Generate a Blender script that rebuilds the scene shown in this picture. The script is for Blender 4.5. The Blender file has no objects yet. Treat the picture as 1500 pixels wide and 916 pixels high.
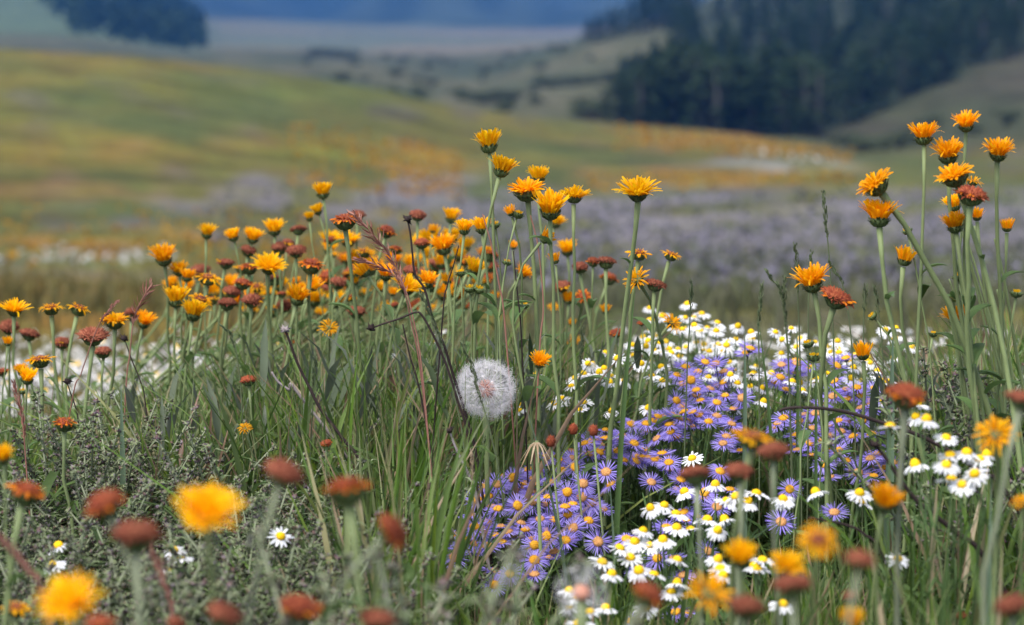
import bpy, math, random
import numpy as np
from mathutils import Vector, Matrix

random.seed(7)
rng = np.random.default_rng(7)
scene = bpy.context.scene
COL = scene.collection
R = math.radians

# ------------------------------------------------------------------ camera
F_PX = 3437.0                       # focal length in pixels of the 1500 px wide photo
CAM_H = 0.85
PITCH = math.atan(443 / F_PX)
cp, sp_ = math.cos(PITCH), math.sin(PITCH)
FOCUS = 2.52

cam_d = bpy.data.cameras.new('camera')
cam = bpy.data.objects.new('camera', cam_d)
COL.objects.link(cam)
cam.location = (0, 0, CAM_H)
cam.rotation_euler = (math.pi / 2 - PITCH, 0, 0)
cam_d.sensor_width = 36
cam_d.lens = 36 * F_PX / 1500
cam_d.clip_start = 0.05
cam_d.clip_end = 30000
cam_d.dof.use_dof = True
cam_d.dof.focus_distance = FOCUS
cam_d.dof.aperture_fstop = cam_d.lens / 14.0
cam_d.dof.aperture_blades = 9
scene.camera = cam


def P(x, y, d):
    """point seen at photo pixel (x, y) at ground distance d"""
    a = (x - 750) / F_PX
    b = -(y - 458) / F_PX
    v = Vector((a, cp + b * sp_, -sp_ + b * cp))
    return Vector((0, 0, CAM_H)) + v * (d / v.y)


def z_of(y, d):
    b = -(y - 458) / F_PX
    return CAM_H + (-sp_ + b * cp) * d / (cp + b * sp_)


# ------------------------------------------------------------------ terrain
NEAR_R = [0, 1, 1.8, 2.4, 3.0, 3.6, 4.5, 6, 8]
NEAR_L = [-.02, -.02, 0, .02, .03, .0, -.10, -.28, -.42]
NEAR_RT = [0, 0, 0, .05, .13, .12, .0, -.20, -.36]
COMMON = [(10, 470), (20, 430)]
COLS = {
    -700: [(40, 385), (60, 340), (100, 240), (160, 135), (220, 78), (260, 72), (320, 85), (600, 85), (900, 60), (1400, -30), (2200, -150)],
    0: [(40, 390), (60, 340), (100, 240), (160, 130), (220, 72), (255, 65), (320, 85), (600, 82), (900, 62), (1200, 20), (1500, -30), (2200, -120)],
    150: [(40, 390), (60, 342), (100, 250), (160, 145), (220, 85), (258, 74), (320, 95), (600, 90), (900, 68), (1200, 40), (1500, -40), (2200, -90)],
    240: [(40, 390), (60, 343), (100, 256), (160, 157), (220, 97), (259, 82), (320, 100), (600, 91), (900, 76), (1200, 60), (1500, 10), (2200, -20)],
    300: [(40, 388), (60, 344), (100, 262), (160, 168), (220, 108), (260, 90), (320, 106), (600, 92), (900, 80), (1200, 70), (1500, 57), (2200, 30)],
    400: [(40, 386), (60, 345), (100, 272), (160, 185), (220, 120), (263, 102), (320, 115), (600, 95), (1000, 78), (1500, 58), (2200, 30)],
    550: [(40, 384), (60, 345), (100, 285), (160, 215), (220, 150), (268, 125), (330, 145), (450, 138), (600, 115), (800, 95), (1000, 82), (1500, 62), (2200, 38)],
    700: [(40, 382), (60, 348), (100, 295), (160, 245), (220, 190), (272, 156), (330, 172), (450, 150), (600, 125), (800, 100), (1000, 85), (1500, 62), (2200, 45)],
    850: [(40, 380), (60, 345), (100, 298), (160, 255), (220, 205), (275, 174), (330, 185), (450, 150), (600, 100), (750, 58), (900, 62), (1500, 60), (2200, 50)],
    1000: [(40, 378), (60, 340), (100, 290), (160, 255), (220, 215), (280, 187), (340, 195), (430, 150), (560, 85), (700, 35), (850, 12), (1100, 20), (2200, 30)],
    1120: [(40, 376), (60, 336), (100, 285), (160, 252), (220, 225), (285, 203), (350, 205), (430, 155), (560, 80), (700, 10), (900, -40), (1300, -60), (2200, -60)],
    1250: [(40, 374), (60, 332), (100, 280), (160, 250), (220, 238), (290, 220), (350, 205), (430, 145), (560, 70), (700, -10), (900, -80), (2200, -120)],
    1400: [(40, 374), (60, 332), (100, 280), (160, 250), (220, 240), (290, 207), (350, 168), (430, 105), (560, 30), (700, -40), (900, -110), (2200, -160)],
    1550: [(40, 374), (60, 332), (100, 280), (160, 250), (220, 238), (290, 190), (350, 140), (430, 70), (560, -10), (700, -70), (900, -140), (2200, -180)],
    2200: [(40, 374), (60, 332), (100, 280), (160, 250), (220, 235), (290, 185), (350, 135), (430, 60), (560, -20), (700, -80), (900, -150), (2200, -190)],
}
FAR = [(2600, 34), (3200, -15), (4200, -130), (5600, -250)]
col_x = np.array(sorted(COLS))
r_axis = np.concatenate([[0.0, .5], np.geomspace(1.0, 2400, 300), np.geomspace(2450, 5600, 30)])
KZ = np.zeros((len(col_x), len(r_axis)))
for i, cx in enumerate(col_x):
    pts = COMMON + COLS[cx] + [(r, min(y, COLS[cx][-1][1] - 5 * k)) for k, (r, y) in enumerate(FAR)]
    rr = np.array([p[0] for p in pts], float)
    yy = np.array([p[1] for p in pts], float)
    lr = np.log(np.maximum(r_axis, 10))
    y_i = np.interp(lr, np.log(rr), yy)
    ker = np.hanning(15); ker /= ker.sum()
    y_s = np.convolve(np.pad(y_i, 7, mode='edge'), ker, mode='valid')
    z_far = np.array([z_of(y, max(r, 10)) for y, r in zip(y_s, r_axis)])
    w = np.clip((cx - 300) / 600, 0, 1)
    near = (1 - w) * np.interp(r_axis, NEAR_R, NEAR_L) + w * np.interp(r_axis, NEAR_R, NEAR_RT)
    t = np.clip((r_axis - 8) / 3.0, 0, 1)
    KZ[i] = np.where(r_axis < 8, near, (1 - t) * near[np.searchsorted(r_axis, 8) - 1] + t * z_far)
# direction axis: the tangent a = X/Y inside the front fan, widened to the full circle outside it
fan = np.linspace(-700, 2200, 330)
fz = np.zeros((len(fan), len(r_axis)))
for j in range(len(r_axis)):
    fz[:, j] = np.interp(fan, col_x, KZ[:, j])
ker = np.hanning(13); ker /= ker.sum()
for j in range(len(r_axis)):
    fz[:, j] = np.convolve(np.pad(fz[:, j], 6, mode='edge'), ker, mode='valid')


def gz(X, Y):
    """ground height for points in front of the camera"""
    px = 750 + F_PX * X / max(Y, 1e-3)
    i = np.interp(px, fan, np.arange(len(fan)))
    j = np.interp(Y, r_axis, np.arange(len(r_axis)))
    i0, j0 = int(i), int(j)
    i1, j1 = min(i0 + 1, len(fan) - 1), min(j0 + 1, len(r_axis) - 1)
    u, v = i - i0, j - j0
    return (fz[i0, j0] * (1 - u) + fz[i1, j0] * u) * (1 - v) + (fz[i0, j1] * (1 - u) + fz[i1, j1] * u) * v


# ------------------------------------------------------------------ mesh builder
class MB:
    def __init__(self):
        self.v, self.f, self.m = [], [], []

    def add(self, vs, fs, mi=0):
        o = len(self.v)
        self.v.extend(vs)
        self.f.extend([tuple(i + o for i in f) for f in fs])
        self.m.extend([mi] * len(fs))

    def strip(self, pts, widths, side, mi=0, fold=0.0, nrm=None):
        """ribbon along pts; with fold it gets a midrib and a shallow V section"""
        vs, fs = [], []
        n = len(pts)
        for i, (p, w) in enumerate(zip(pts, widths)):
            s = side[i] if isinstance(side, list) else side
            if fold:
                up = (nrm[i] if isinstance(nrm, list) else nrm) * (w * fold)
                vs += [p - s * (w / 2) + up, p, p + s * (w / 2) + up]
            else:
                vs += [p - s * (w / 2), p + s * (w / 2)]
        k = 3 if fold else 2
        for i in range(n - 1):
            for q in range(k - 1):
                a = i * k + q
                fs.append((a, a + 1, a + k + 1, a + k))
        self.add(vs, fs, mi)

    def tube(self, pts, radii, n=6, mi=0, cap=True):
        vs, fs = [], []
        m = len(pts)
        ref = Vector((1, 0, 0))
        for i, (p, r) in enumerate(zip(pts, radii)):
            t = (pts[min(i + 1, m - 1)] - pts[max(i - 1, 0)]).normalized()
            a = t.cross(ref)
            if a.length < 1e-3:
                a = t.cross(Vector((0, 1, 0)))
            a.normalize()
            b = t.cross(a)
            for k in range(n):
                an = 2 * math.pi * k / n
                vs.append(p + (a * math.cos(an) + b * math.sin(an)) * r)
        for i in range(m - 1):
            for k in range(n):
                k2 = (k + 1) % n
                fs.append((i * n + k, i * n + k2, (i + 1) * n + k2, (i + 1) * n + k))
        if cap:
            fs.append(tuple((m - 1) * n + k for k in range(n)))
            fs.append(tuple(reversed(range(n))))
        self.add(vs, fs, mi)

    def lathe(self, prof, n=14, mi=0, mat=None, jit=0.0):
        vs, fs = [], []
        for (r, z) in prof:
            for k in range(n):
                an = 2 * math.pi * k / n
                q = 1 + random.uniform(-jit, jit)
                vs.append(Vector((r * q * math.cos(an), r * q * math.sin(an), z)))
        if mat:
            vs = [mat @ v for v in vs]
        m = len(prof)
        for i in range(m - 1):
            for k in range(n):
                k2 = (k + 1) % n
                fs.append((i * n + k, i * n + k2, (i + 1) * n + k2, (i + 1) * n + k))
        fs.append(tuple((m - 1) * n + k for k in range(n)))
        fs.append(tuple(reversed(range(n))))
        self.add(vs, fs, mi)

    def spike(self, p, axis, r, h, mi=0):
        """small three-sided floret"""
        a = axis.orthogonal().normalized()
        b = axis.cross(a)
        th = random.uniform(0, 6.28)
        vs = [p + (a * math.cos(th + k * 2.094) + b * math.sin(th + k * 2.094)) * r for k in range(3)]
        vs.append(p + axis * h)
        self.add(vs, [(0, 1, 3), (1, 2, 3), (2, 0, 3)], mi)

    def mesh(self, name, mats, smooth=True):
        me = bpy.data.meshes.new(name)
        me.from_pydata([tuple(v) for v in self.v], [], self.f)
        for m in (mats if isinstance(mats, list) else [mats]):
            me.materials.append(m)
        if isinstance(mats, list) and len(mats) > 1:
            me.polygons.foreach_set('material_index', self.m)
        me.polygons.foreach_set('use_smooth', [smooth] * len(me.polygons))
        me.update()
        return me


def link(name, data, parent=None, mat=None):
    o = bpy.data.objects.new(name, data)
    COL.objects.link(o)
    if parent is not None:
        o.parent = parent
    if mat is not None:
        o.matrix_local = mat
    return o


def tag(o, label, cat, group=None, kind=None):
    o['label'] = label
    o['category'] = cat
    if group:
        o['group'] = group
    if kind:
        o['kind'] = kind
    return o


def thing(name, label, cat, loc, group=None):
    o = bpy.data.objects.new(name, None)
    o.empty_display_size = 0.02
    COL.objects.link(o)
    o.location = loc
    return tag(o, label, cat, group)


def frame(axis, spin=0.0):
    axis = axis.normalized()
    q = Vector((0, 0, 1)).rotation_difference(axis)
    return q.to_matrix().to_4x4() @ Matrix.Rotation(spin, 4, 'Z')


# ------------------------------------------------------------------ materials
def nodes_of(name):
    m = bpy.data.materials.new(name)
    m.use_nodes = True
    nt = m.node_tree
    nt.nodes.clear()
    return m, nt, nt.nodes.new, nt.links.new


def leafy(name, cols, transl=0.3, rough=0.6, spec=0.25, nscale=60.0, namt=0.35, per_object=False):
    """colour varies from blade to blade (island to island) and softly along each one"""
    m, nt, N, L = nodes_of(name)
    out = N('ShaderNodeOutputMaterial')
    ramp = N('ShaderNodeValToRGB')
    cr = ramp.color_ramp
    while len(cr.elements) < len(cols):
        cr.elements.new(0.5)
    for i, c in enumerate(cols):
        cr.elements[i].position = i / max(1, len(cols) - 1)
        cr.elements[i].color = (*c, 1)
    geo = N('ShaderNodeNewGeometry')
    L(geo.outputs['Random Per Island'], ramp.inputs[0])
    tc = N('ShaderNodeTexCoord')
    noise = N('ShaderNodeTexNoise')
    noise.inputs['Scale'].default_value = nscale
    noise.inputs['Detail'].default_value = 3
    L(tc.outputs['Object'], noise.inputs['Vector'])
    mul = N('ShaderNodeMath'); mul.operation = 'MULTIPLY_ADD'
    mul.inputs[1].default_value = namt * 2
    mul.inputs[2].default_value = 1 - namt
    L(noise.outputs['Fac'], mul.inputs[0])
    info = N('ShaderNodeObjectInfo')
    mr = N('ShaderNodeMath'); mr.operation = 'MULTIPLY_ADD'
    mr.inputs[1].default_value = 0.3; mr.inputs[2].default_value = 0.85
    L(info.outputs['Random'], mr.inputs[0])
    mm = N('ShaderNodeMath'); mm.operation = 'MULTIPLY'
    L(mul.outputs[0], mm.inputs[0]); L(mr.outputs[0], mm.inputs[1])
    hsv = N('ShaderNodeHueSaturation')
    L(ramp.outputs[0], hsv.inputs['Color'])
    L(mm.outputs[0], hsv.inputs['Value'])
    b = N('ShaderNodeBsdfPrincipled')
    b.inputs['Roughness'].default_value = rough
    b.inputs['Specular IOR Level'].default_value = spec
    L(hsv.outputs[0], b.inputs['Base Color'])
    if transl:
        t = N('ShaderNodeBsdfTranslucent')
        L(hsv.outputs[0], t.inputs['Color'])
        mx = N('ShaderNodeMixShader')
        mx.inputs[0].default_value = transl
        L(b.outputs[0], mx.inputs[1]); L(t.outputs[0], mx.inputs[2])
        L(mx.outputs[0], out.inputs['Surface'])
    else:
        L(b.outputs[0], out.inputs['Surface'])
    return m


M = {}
M['petal_orange'] = leafy('petal_orange', [(.88, .35, .003), (.94, .45, .004), (.96, .52, .005)], .52, .55, .2, 90, .18)
M['petal_yellow'] = leafy('petal_yellow', [(.92, .46, .003), (.96, .55, .004), (.97, .61, .007)], .52, .55, .2, 90, .15)
M['petal_rust'] = leafy('petal_rust', [(.28, .05, .010), (.55, .13, .008), (.68, .22, .008)], .25, .65, .15, 120, .3)
M['brown'] = leafy('brown', [(.11, .030, .020), (.20, .056, .034), (.30, .115, .065)], 0, .85, .1, 150, .3)
M['red_brown'] = leafy('red_brown', [(.13, .026, .018), (.23, .052, .026), (.32, .10, .045)], 0, .85, .1, 150, .3)
M['cup'] = leafy('cup', [(.045, .07, .022), (.085, .12, .04), (.15, .19, .085)], .1, .6, .25, 120, .3)
M['stem'] = leafy('stem', [(.15, .20, .075), (.19, .23, .10)], .0, .6, .3, 70, .3)
M['stem_grey'] = leafy('stem_grey', [(.17, .20, .12), (.21, .23, .15)], .0, .7, .2, 70, .3)
M['leaf'] = leafy('leaf', [(.055, .105, .028), (.085, .15, .045), (.13, .19, .075)], .3, .5, .3, 40, .3)
M['aster_ray'] = leafy('aster_ray', [(.28, .21, .68), (.36, .29, .76), (.45, .38, .80)], .35, .55, .2, 120, .15)
M['aster_disc'] = leafy('aster_disc', [(.55, .25, .02), (.68, .36, .03), (.48, .20, .03)], 0, .8, .1, 400, .3)
M['aster_disc_old'] = leafy('aster_disc_old', [(.45, .22, .08), (.55, .30, .12), (.35, .14, .05)], 0, .8, .1, 400, .3)
M['white_ray'] = leafy('white_ray', [(.74, .75, .78), (.82, .82, .83), (.70, .70, .75)], .3, .5, .2, 100, .08)
M['yellow_disc'] = leafy('yellow_disc', [(.72, .44, .012), (.82, .54, .015), (.64, .36, .01)], 0, .8, .1, 400, .25)
M['grass'] = leafy('grass', [(.05, .11, .014), (.11, .195, .024), (.085, .14, .04), (.17, .25, .06), (.035, .08, .014), (.21, .24, .115), (.15, .23, .025), (.34, .28, .17), (.24, .13, .09)], .35, .45, .35, 25, .25)
M['glaucous'] = leafy('glaucous', [(.12, .18, .12), (.15, .21, .14), (.10, .17, .07)], .3, .45, .35, 30, .25)
M['grey_leaf'] = leafy('grey_leaf', [(.10, .13, .08), (.15, .18, .12), (.19, .21, .16), (.075, .11, .05)], .3, .7, .15, 40, .3)
M['undergrowth'] = leafy('undergrowth', [(.022, .046, .010), (.045, .085, .018), (.075, .12, .032), (.034, .06, .018)], .3, .55, .25, 40, .3)  # albedo lowered so the gaps between stems look deeply shaded
M['fuzzy'] = leafy('fuzzy', [(.11, .17, .06), (.17, .22, .10), (.24, .27, .17), (.09, .14, .045)], .25, .8, .1, 60, .3)
M['bur'] = leafy('bur', [(.16, .19, .10), (.23, .25, .15), (.13, .17, .07), (.20, .17, .18), (.12, .06, .06), (.17, .21, .10), (.21, .24, .14), (.15, .12, .16), (.10, .05, .045)], 0, .9, .1, 100, .3)
M['red_grass'] = leafy('red_grass', [(.22, .085, .065), (.33, .15, .115), (.42, .23, .18)], .25, .7, .15, 100, .25)
M['green_spike'] = leafy('green_spike', [(.07, .10, .045), (.11, .14, .07), (.15, .17, .10)], .2, .7, .15, 100, .25)
M['straw'] = leafy('straw', [(.36, .27, .17), (.44, .35, .24), (.30, .20, .12)], .2, .7, .15, 80, .25)
M['dead'] = leafy('dead', [(.022, .014, .014), (.038, .026, .025)], 0, .8, .15, 80, .4)
M['pale_dead'] = leafy('pale_dead', [(.20, .17, .17), (.27, .23, .23)], 0, .8, .15, 80, .35)
M['pappus'] = leafy('pappus', [(.76, .73, .75), (.84, .82, .83)], .5, .7, .1, 50, .08)
M['achene'] = leafy('achene', [(.45, .19, .13), (.55, .27, .19)], 0, .7, .15, 80, .3)
M['white_meadow'] = leafy('white_meadow', [(.62, .60, .57), (.70, .68, .64), (.55, .50, .45)], .2, .7, .1, 10, .1)
M['purple_meadow'] = leafy('purple_meadow', [(.17, .158, .21), (.23, .215, .28), (.13, .125, .14), (.085, .105, .05), (.10, .12, .06)], .2, .7, .1, 10, .1)
M['orange_meadow'] = leafy('orange_meadow', [(.36, .17, .02), (.42, .25, .03), (.30, .11, .02)], .2, .7, .1, 10, .1)
M['tuft'] = leafy('tuft', [(.09, .10, .04), (.12, .115, .05), (.16, .115, .05), (.19, .13, .04), (.075, .085, .035)], .3, .7, .1, 5, .2)
M['tuft_green'] = leafy('tuft_green', [(.085, .10, .045), (.11, .12, .06), (.13, .13, .075), (.10, .095, .075), (.075, .09, .04)], .3, .7, .1, 5, .2)
M['conifer'] = leafy('conifer', [(.012, .027, .012), (.020, .040, .017), (.032, .054, .024)], .1, .8, .1, .8, .3)
M['aspen'] = leafy('aspen', [(.026, .047, .022), (.036, .060, .030), (.05, .072, .038)], .2, .8, .1, .8, .3)
M['trunk_dark'] = leafy('trunk_dark', [(.06, .045, .04), (.09, .07, .06)], 0, .9, .1, 3, .4)
M['trunk_pale'] = leafy('trunk_pale', [(.075, .073, .066), (.105, .10, .09)], 0, .8, .1, 3, .4)
M['shrub'] = leafy('shrub', [(.05, .065, .036), (.07, .088, .045), (.09, .105, .06)], .2, .8, .1, .8, .3)


# ground: albedo from a per-vertex attribute (flower drifts, grass, bare patches) broken up by noise
def ground_material(name, hi, lo, scale):
    m, nt, N, L = nodes_of(name)
    out = N('ShaderNodeOutputMaterial')
    b = N('ShaderNodeBsdfPrincipled')
    b.inputs['Roughness'].default_value = .95
    b.inputs['Specular IOR Level'].default_value = .05
    at = N('ShaderNodeAttribute'); at.attribute_name = 'cover'
    tc = N('ShaderNodeTexCoord')
    mp = N('ShaderNodeMapping')
    L(tc.outputs['Object'], mp.inputs['Vector'])
    val = None
    for s, d, amt in ((scale, 6, hi), (scale * 9, 4, lo)):
        n = N('ShaderNodeTexNoise')
        n.inputs['Scale'].default_value = s
        n.inputs['Detail'].default_value = d
        n.inputs['Roughness'].default_value = .65
        L(mp.outputs[0], n.inputs['Vector'])
        ma = N('ShaderNodeMath'); ma.operation = 'MULTIPLY_ADD'
        ma.inputs[1].default_value = amt * 2
        ma.inputs[2].default_value = 1 - amt
        L(n.outputs['Fac'], ma.inputs[0])
        if val is None:
            val = ma.outputs[0]
        else:
            mu = N('ShaderNodeMath'); mu.operation = 'MULTIPLY'
            L(val, mu.inputs[0]); L(ma.outputs[0], mu.inputs[1])
            val = mu.outputs[0]
    n2 = N('ShaderNodeTexNoise')
    n2.inputs['Scale'].default_value = scale * 2.3
    n2.inputs['Detail'].default_value = 5
    L(mp.outputs[0], n2.inputs['Vector'])
    hm = N('ShaderNodeMath'); hm.operation = 'MULTIPLY_ADD'
    hm.inputs[1].default_value = .14; hm.inputs[2].default_value = .43
    L(n2.outputs['Fac'], hm.inputs[0])
    hsv = N('ShaderNodeHueSaturation')
    L(at.outputs['Color'], hsv.inputs['Color'])
    L(val, hsv.inputs['Value'])
    L(hm.outputs[0], hsv.inputs['Hue'])
    L(hsv.outputs[0], b.inputs['Base Color'])
    L(b.outputs[0], out.inputs['Surface'])
    return m


# ------------------------------------------------------------------ ground mesh
th_fan = np.arctan((fan - 750) / F_PX)
th_out_r = np.linspace(th_fan[-1], math.pi, 26)[1:]
th_out_l = np.linspace(-math.pi, th_fan[0], 26)[:-1]
thetas = np.concatenate([th_out_l, th_fan, th_out_r])
mean_prof = (fz[0] + fz[-1]) / 2


def prof(th):
    if th < th_fan[0]:
        e, w = fz[0], min(1, (th_fan[0] - th) / 1.0)
    elif th > th_fan[-1]:
        e, w = fz[-1], min(1, (th - th_fan[-1]) / 1.0)
    else:
        k = np.interp(th, th_fan, np.arange(len(th_fan)))
        return fz[int(round(k))]
    back = np.where(r_axis < 8, mean_prof, -0.4 + 0.02 * r_axis * 0)
    back = np.where(r_axis > 8, np.minimum(mean_prof, 0) * .3 + 0.03 * np.maximum(r_axis - 300, 0), back)
    w = w * w * (3 - 2 * w)
    return e * (1 - w) + back * w


GZ = np.array([prof(t) for t in thetas])


def smooth_noise(n, m, sx, sy, seed):
    g = np.random.default_rng(seed).standard_normal((n, m))
    for ax, s in ((0, sx), (1, sy)):
        k = np.hanning(int(s) * 2 + 3); k /= k.sum()
        g = np.apply_along_axis(lambda v: np.convolve(np.pad(v, len(k) // 2, mode='wrap' if ax == 0 else 'edge'), k, mode='valid'), ax, g)
    return g / g.std()


nz1 = smooth_noise(len(thetas), len(r_axis), 14, 6, 1)
nz2 = smooth_noise(len(thetas), len(r_axis), 5, 3, 2)
nz3 = smooth_noise(len(thetas), len(r_axis), 22, 4, 3)
relief = np.clip((r_axis - 12) / 100, 0, 1) * np.minimum(r_axis * 0.0011, 1.2)
far_relief = np.clip((r_axis - 2500) / 1500, 0, 1) * 45
GZ = GZ + (nz2 * .5 + nz1 * .5) * relief[None, :] * .5 + nz1 * far_relief[None, :]

Yfan = np.cos(thetas)[:, None] * r_axis[None, :]
VX = np.tan(np.clip(thetas, th_fan[0], th_fan[-1]))[:, None] * r_axis[None, :]
infan = (thetas >= th_fan[0] - 1e-9) & (thetas <= th_fan[-1] + 1e-9)
X = np.where(infan[:, None], np.tan(np.where(infan, thetas, 0))[:, None] * r_axis[None, :], np.sin(thetas)[:, None] * r_axis[None, :] / np.maximum(np.cos(th_fan[0]), .1))
Yv = np.where(infan[:, None], r_axis[None, :] * np.ones((len(thetas), 1)), np.cos(thetas)[:, None] * r_axis[None, :] / np.maximum(np.cos(th_fan[0]), .1))

# photo coordinates of every vertex (only to decide what grows where)
PXX = 750 + F_PX * np.clip(np.tan(np.where(np.abs(thetas) < 1.2, thetas, np.sign(thetas) * 1.2)), -2, 2)
PXX = PXX[:, None] * np.ones((1, len(r_axis)))
PYY = 15 + (CAM_H - GZ) / np.maximum(r_axis, .1)[None, :] * F_PX
RR = np.ones((len(thetas), 1)) * r_axis[None, :]


def blob(x, y, sx, sy, wob=.5):
    d = ((PXX - x) / sx) ** 2 + ((PYY - y) / sy) ** 2
    return np.clip(np.exp(-d) * (1 + wob * nz2), 0, 1)


def mix(c, col, w):
    return c * (1 - w[..., None]) + np.array(col) * w[..., None]


cov = np.zeros(PXX.shape + (3,)) + np.array((.084, .080, .022))
cov = mix(cov, (.062, .074, .024), np.clip(.5 + .45 * nz1, 0, 1))
cov = mix(cov, (.125, .10, .022), np.clip(nz3 * .4 + .1, 0, .75))
cov = mix(cov, (.075, .067, .05), np.clip(-.2 + nz2 * .5, 0, .7))
# yellow and orange drifts
for (x, y, sx, sy, s) in [(610, 235, 75, 20, 1.0), (520, 215, 110, 14, .6), (60, 225, 190, 26, .55), (330, 215, 170, 14, .4), (150, 280, 260, 14, .45),
                          (90, 74, 160, 8, .55), (300, 95, 200, 8, .35), (1090, 208, 130, 12, .7), (1210, 213, 60, 8, .7), (960, 195, 150, 10, .4),
                          (980, 252, 190, 7, .75), (1150, 268, 130, 6, .85), (880, 262, 160, 6, .5), (70, 355, 190, 11, .8), (260, 345, 120, 7, .35),
                          (150, 425, 330, 18, .55), (60, 465, 200, 22, .6), (380, 395, 180, 20, .3)]:
    cov = mix(cov, (.215, .115, .017), np.clip(blob(x, y, sx, sy, .9) * s * (.72 if y > 240 or x > 560 else .4), 0, 1))
# yellow-green
for (x, y, sx, sy, s) in [(480, 225, 90, 20, .6), (450, 130, 150, 20, .35), (1000, 175, 120, 12, .4), (200, 130, 120, 25, .3), (1240, 275, 120, 14, .35)]:
    cov = mix(cov, (.105, .12, .02), np.clip(blob(x, y, sx, sy) * s, 0, 1))
# purple field on the valley floor
pur = np.clip((PXX - 560) / 260, 0, 1) * np.clip((PYY - 266) / 22, 0, 1) * np.clip((470 - PYY) / 90, 0, 1)
pur = pur * np.clip(.62 + .35 * nz3 + .25 * nz2, 0, 1) * (RR > 15)
cov = mix(cov, (.128, .118, .135), np.clip(pur, 0, .9))
for (x, y, sx, sy, s) in [(360, 285, 140, 20, .55), (480, 262, 100, 10, .45), (560, 310, 200, 30, .6), (700, 275, 160, 20, .55), (250, 310, 160, 18, .3)]:
    cov = mix(cov, (.12, .112, .128), np.clip(blob(x, y, sx, sy, .9) * s, 0, 1))
# white drifts
for (x, y, sx, sy, s) in [(1175, 242, 58, 6, 1.3), (1090, 238, 60, 5, .6), (130, 376, 110, 6, .35), (90, 400, 170, 7, .4), (300, 405, 120, 6, .25)]:
    cov = mix(cov, (.20, .195, .175), np.clip(blob(x, y, sx, sy) * s, 0, 1))
for (x, y, sx, sy, s) in [(170, 385, 90, 6, .6), (420, 365, 150, 10, .4), (640, 420, 200, 20, .4)]:
    cov = mix(cov, (.07, .10, .03), np.clip(blob(x, y, sx, sy) * s, 0, 1))
# farther country
w = np.clip((RR - 300) / 40, 0, 1)
roll = mix(np.zeros(cov.shape) + np.array((.072, .072, .038)), (.042, .052, .028), np.clip(.35 + .5 * nz3, 0, 1))
roll = mix(roll, (.098, .09, .055), np.clip(-.2 + .5 * nz2, 0, .8))
cov = cov * (1 - w[..., None]) + roll * w[..., None]
slope = np.clip((PXX - 1130) / 100, 0, 1) * np.clip((RR - 230) / 60, 0, 1)
slc = mix(np.zeros(cov.shape) + np.array((.043, .049, .024)), (.052, .045, .032), np.clip(.45 + .4 * nz3, 0, 1))
cov = cov * (1 - slope[..., None]) + slc * slope[..., None]
EX = [870, 900, 1000, 1100, 1180, 1240, 1300, 1400, 1425, 1500, 1600]
EY = [170, 180, 196, 206, 210, 188, 158, 118, 100, 78, 60]
fl = np.clip((np.interp(PXX, EX, EY) - PYY) / 8, 0, 1) * np.clip((PXX - np.interp(PYY, [0, 80, 160], [1000, 955, 885])) / 25, 0, 1) * np.clip((RR - 325) / 15, 0, 1) * (RR < 1000)
cov = mix(cov, (.022, .030, .016), np.clip(fl * .92, 0, 1))  # dark forest floor, with the shade under the trees put into the colour
w = np.clip((RR - 1050) / 150, 0, 1)
flat = mix(np.zeros(cov.shape) + np.array((.13, .115, .085)), (.09, .105, .075), np.clip(.5 + .6 * nz3, 0, 1))
cov = cov * (1 - w[..., None]) + flat * w[..., None]
w = np.clip((RR - 950) / 100, 0, 1) * np.clip((330 - PXX) / 60, 0, 1)
cov = cov * (1 - w[..., None]) + np.array((.075, .105, .06)) * w[..., None]
w = np.clip((RR - 2350) / 120, 0, 1)
mt = mix(np.zeros(cov.shape) + np.array((.02, .034, .028)), (.045, .065, .05), np.clip(.4 + .4 * nz2, 0, 1))
cov = cov * (1 - w[..., None]) + mt * w[..., None]
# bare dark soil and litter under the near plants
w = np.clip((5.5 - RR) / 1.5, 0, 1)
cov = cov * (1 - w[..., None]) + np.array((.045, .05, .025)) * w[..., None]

n_t, n_r = GZ.shape
split = int(np.searchsorted(r_axis, 2400))


def sheet(name, j0, j1, mat):
    idx = np.arange(n_t * (j1 - j0)).reshape(n_t, j1 - j0)
    vs = np.stack([X[:, j0:j1], Yv[:, j0:j1], GZ[:, j0:j1]], -1).reshape(-1, 3)
    a = idx[:-1, :-1].ravel(); b = idx[1:, :-1].ravel(); c = idx[1:, 1:].ravel(); d = idx[:-1, 1:].ravel()
    fs = np.stack([a, b, c, d], -1)
    # close the circle behind the camera
    a, b, c, d = idx[-1, :-1], idx[0, :-1], idx[0, 1:], idx[-1, 1:]
    fs = np.concatenate([fs, np.stack([a, b, c, d], -1)])
    me = bpy.data.meshes.new(name)
    me.from_pydata(vs.tolist(), [], fs.tolist())
    at = me.attributes.new('cover', 'FLOAT_COLOR', 'POINT')
    cc = np.concatenate([np.clip(cov[:, j0:j1], 0, 1).reshape(-1, 3), np.ones((n_t * (j1 - j0), 1))], 1)
    at.data.foreach_set('color', cc.ravel().astype(np.float32))
    me.materials.append(mat)
    me.polygons.foreach_set('use_smooth', [True] * len(me.polygons))
    me.update()
    me.flip_normals()
    o = bpy.data.objects.new(name, me)
    COL.objects.link(o)
    return o


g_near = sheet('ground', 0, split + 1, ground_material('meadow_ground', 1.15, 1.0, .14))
tag(g_near, 'rolling meadow ground with drifts of orange, purple and white flowers', 'ground', kind='structure')
g_far = sheet('mountains', split, n_r, ground_material('mountain_forest', .3, .3, .006))
tag(g_far, 'blue forested mountains closing the far end of the valley', 'mountains', kind='structure')


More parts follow.
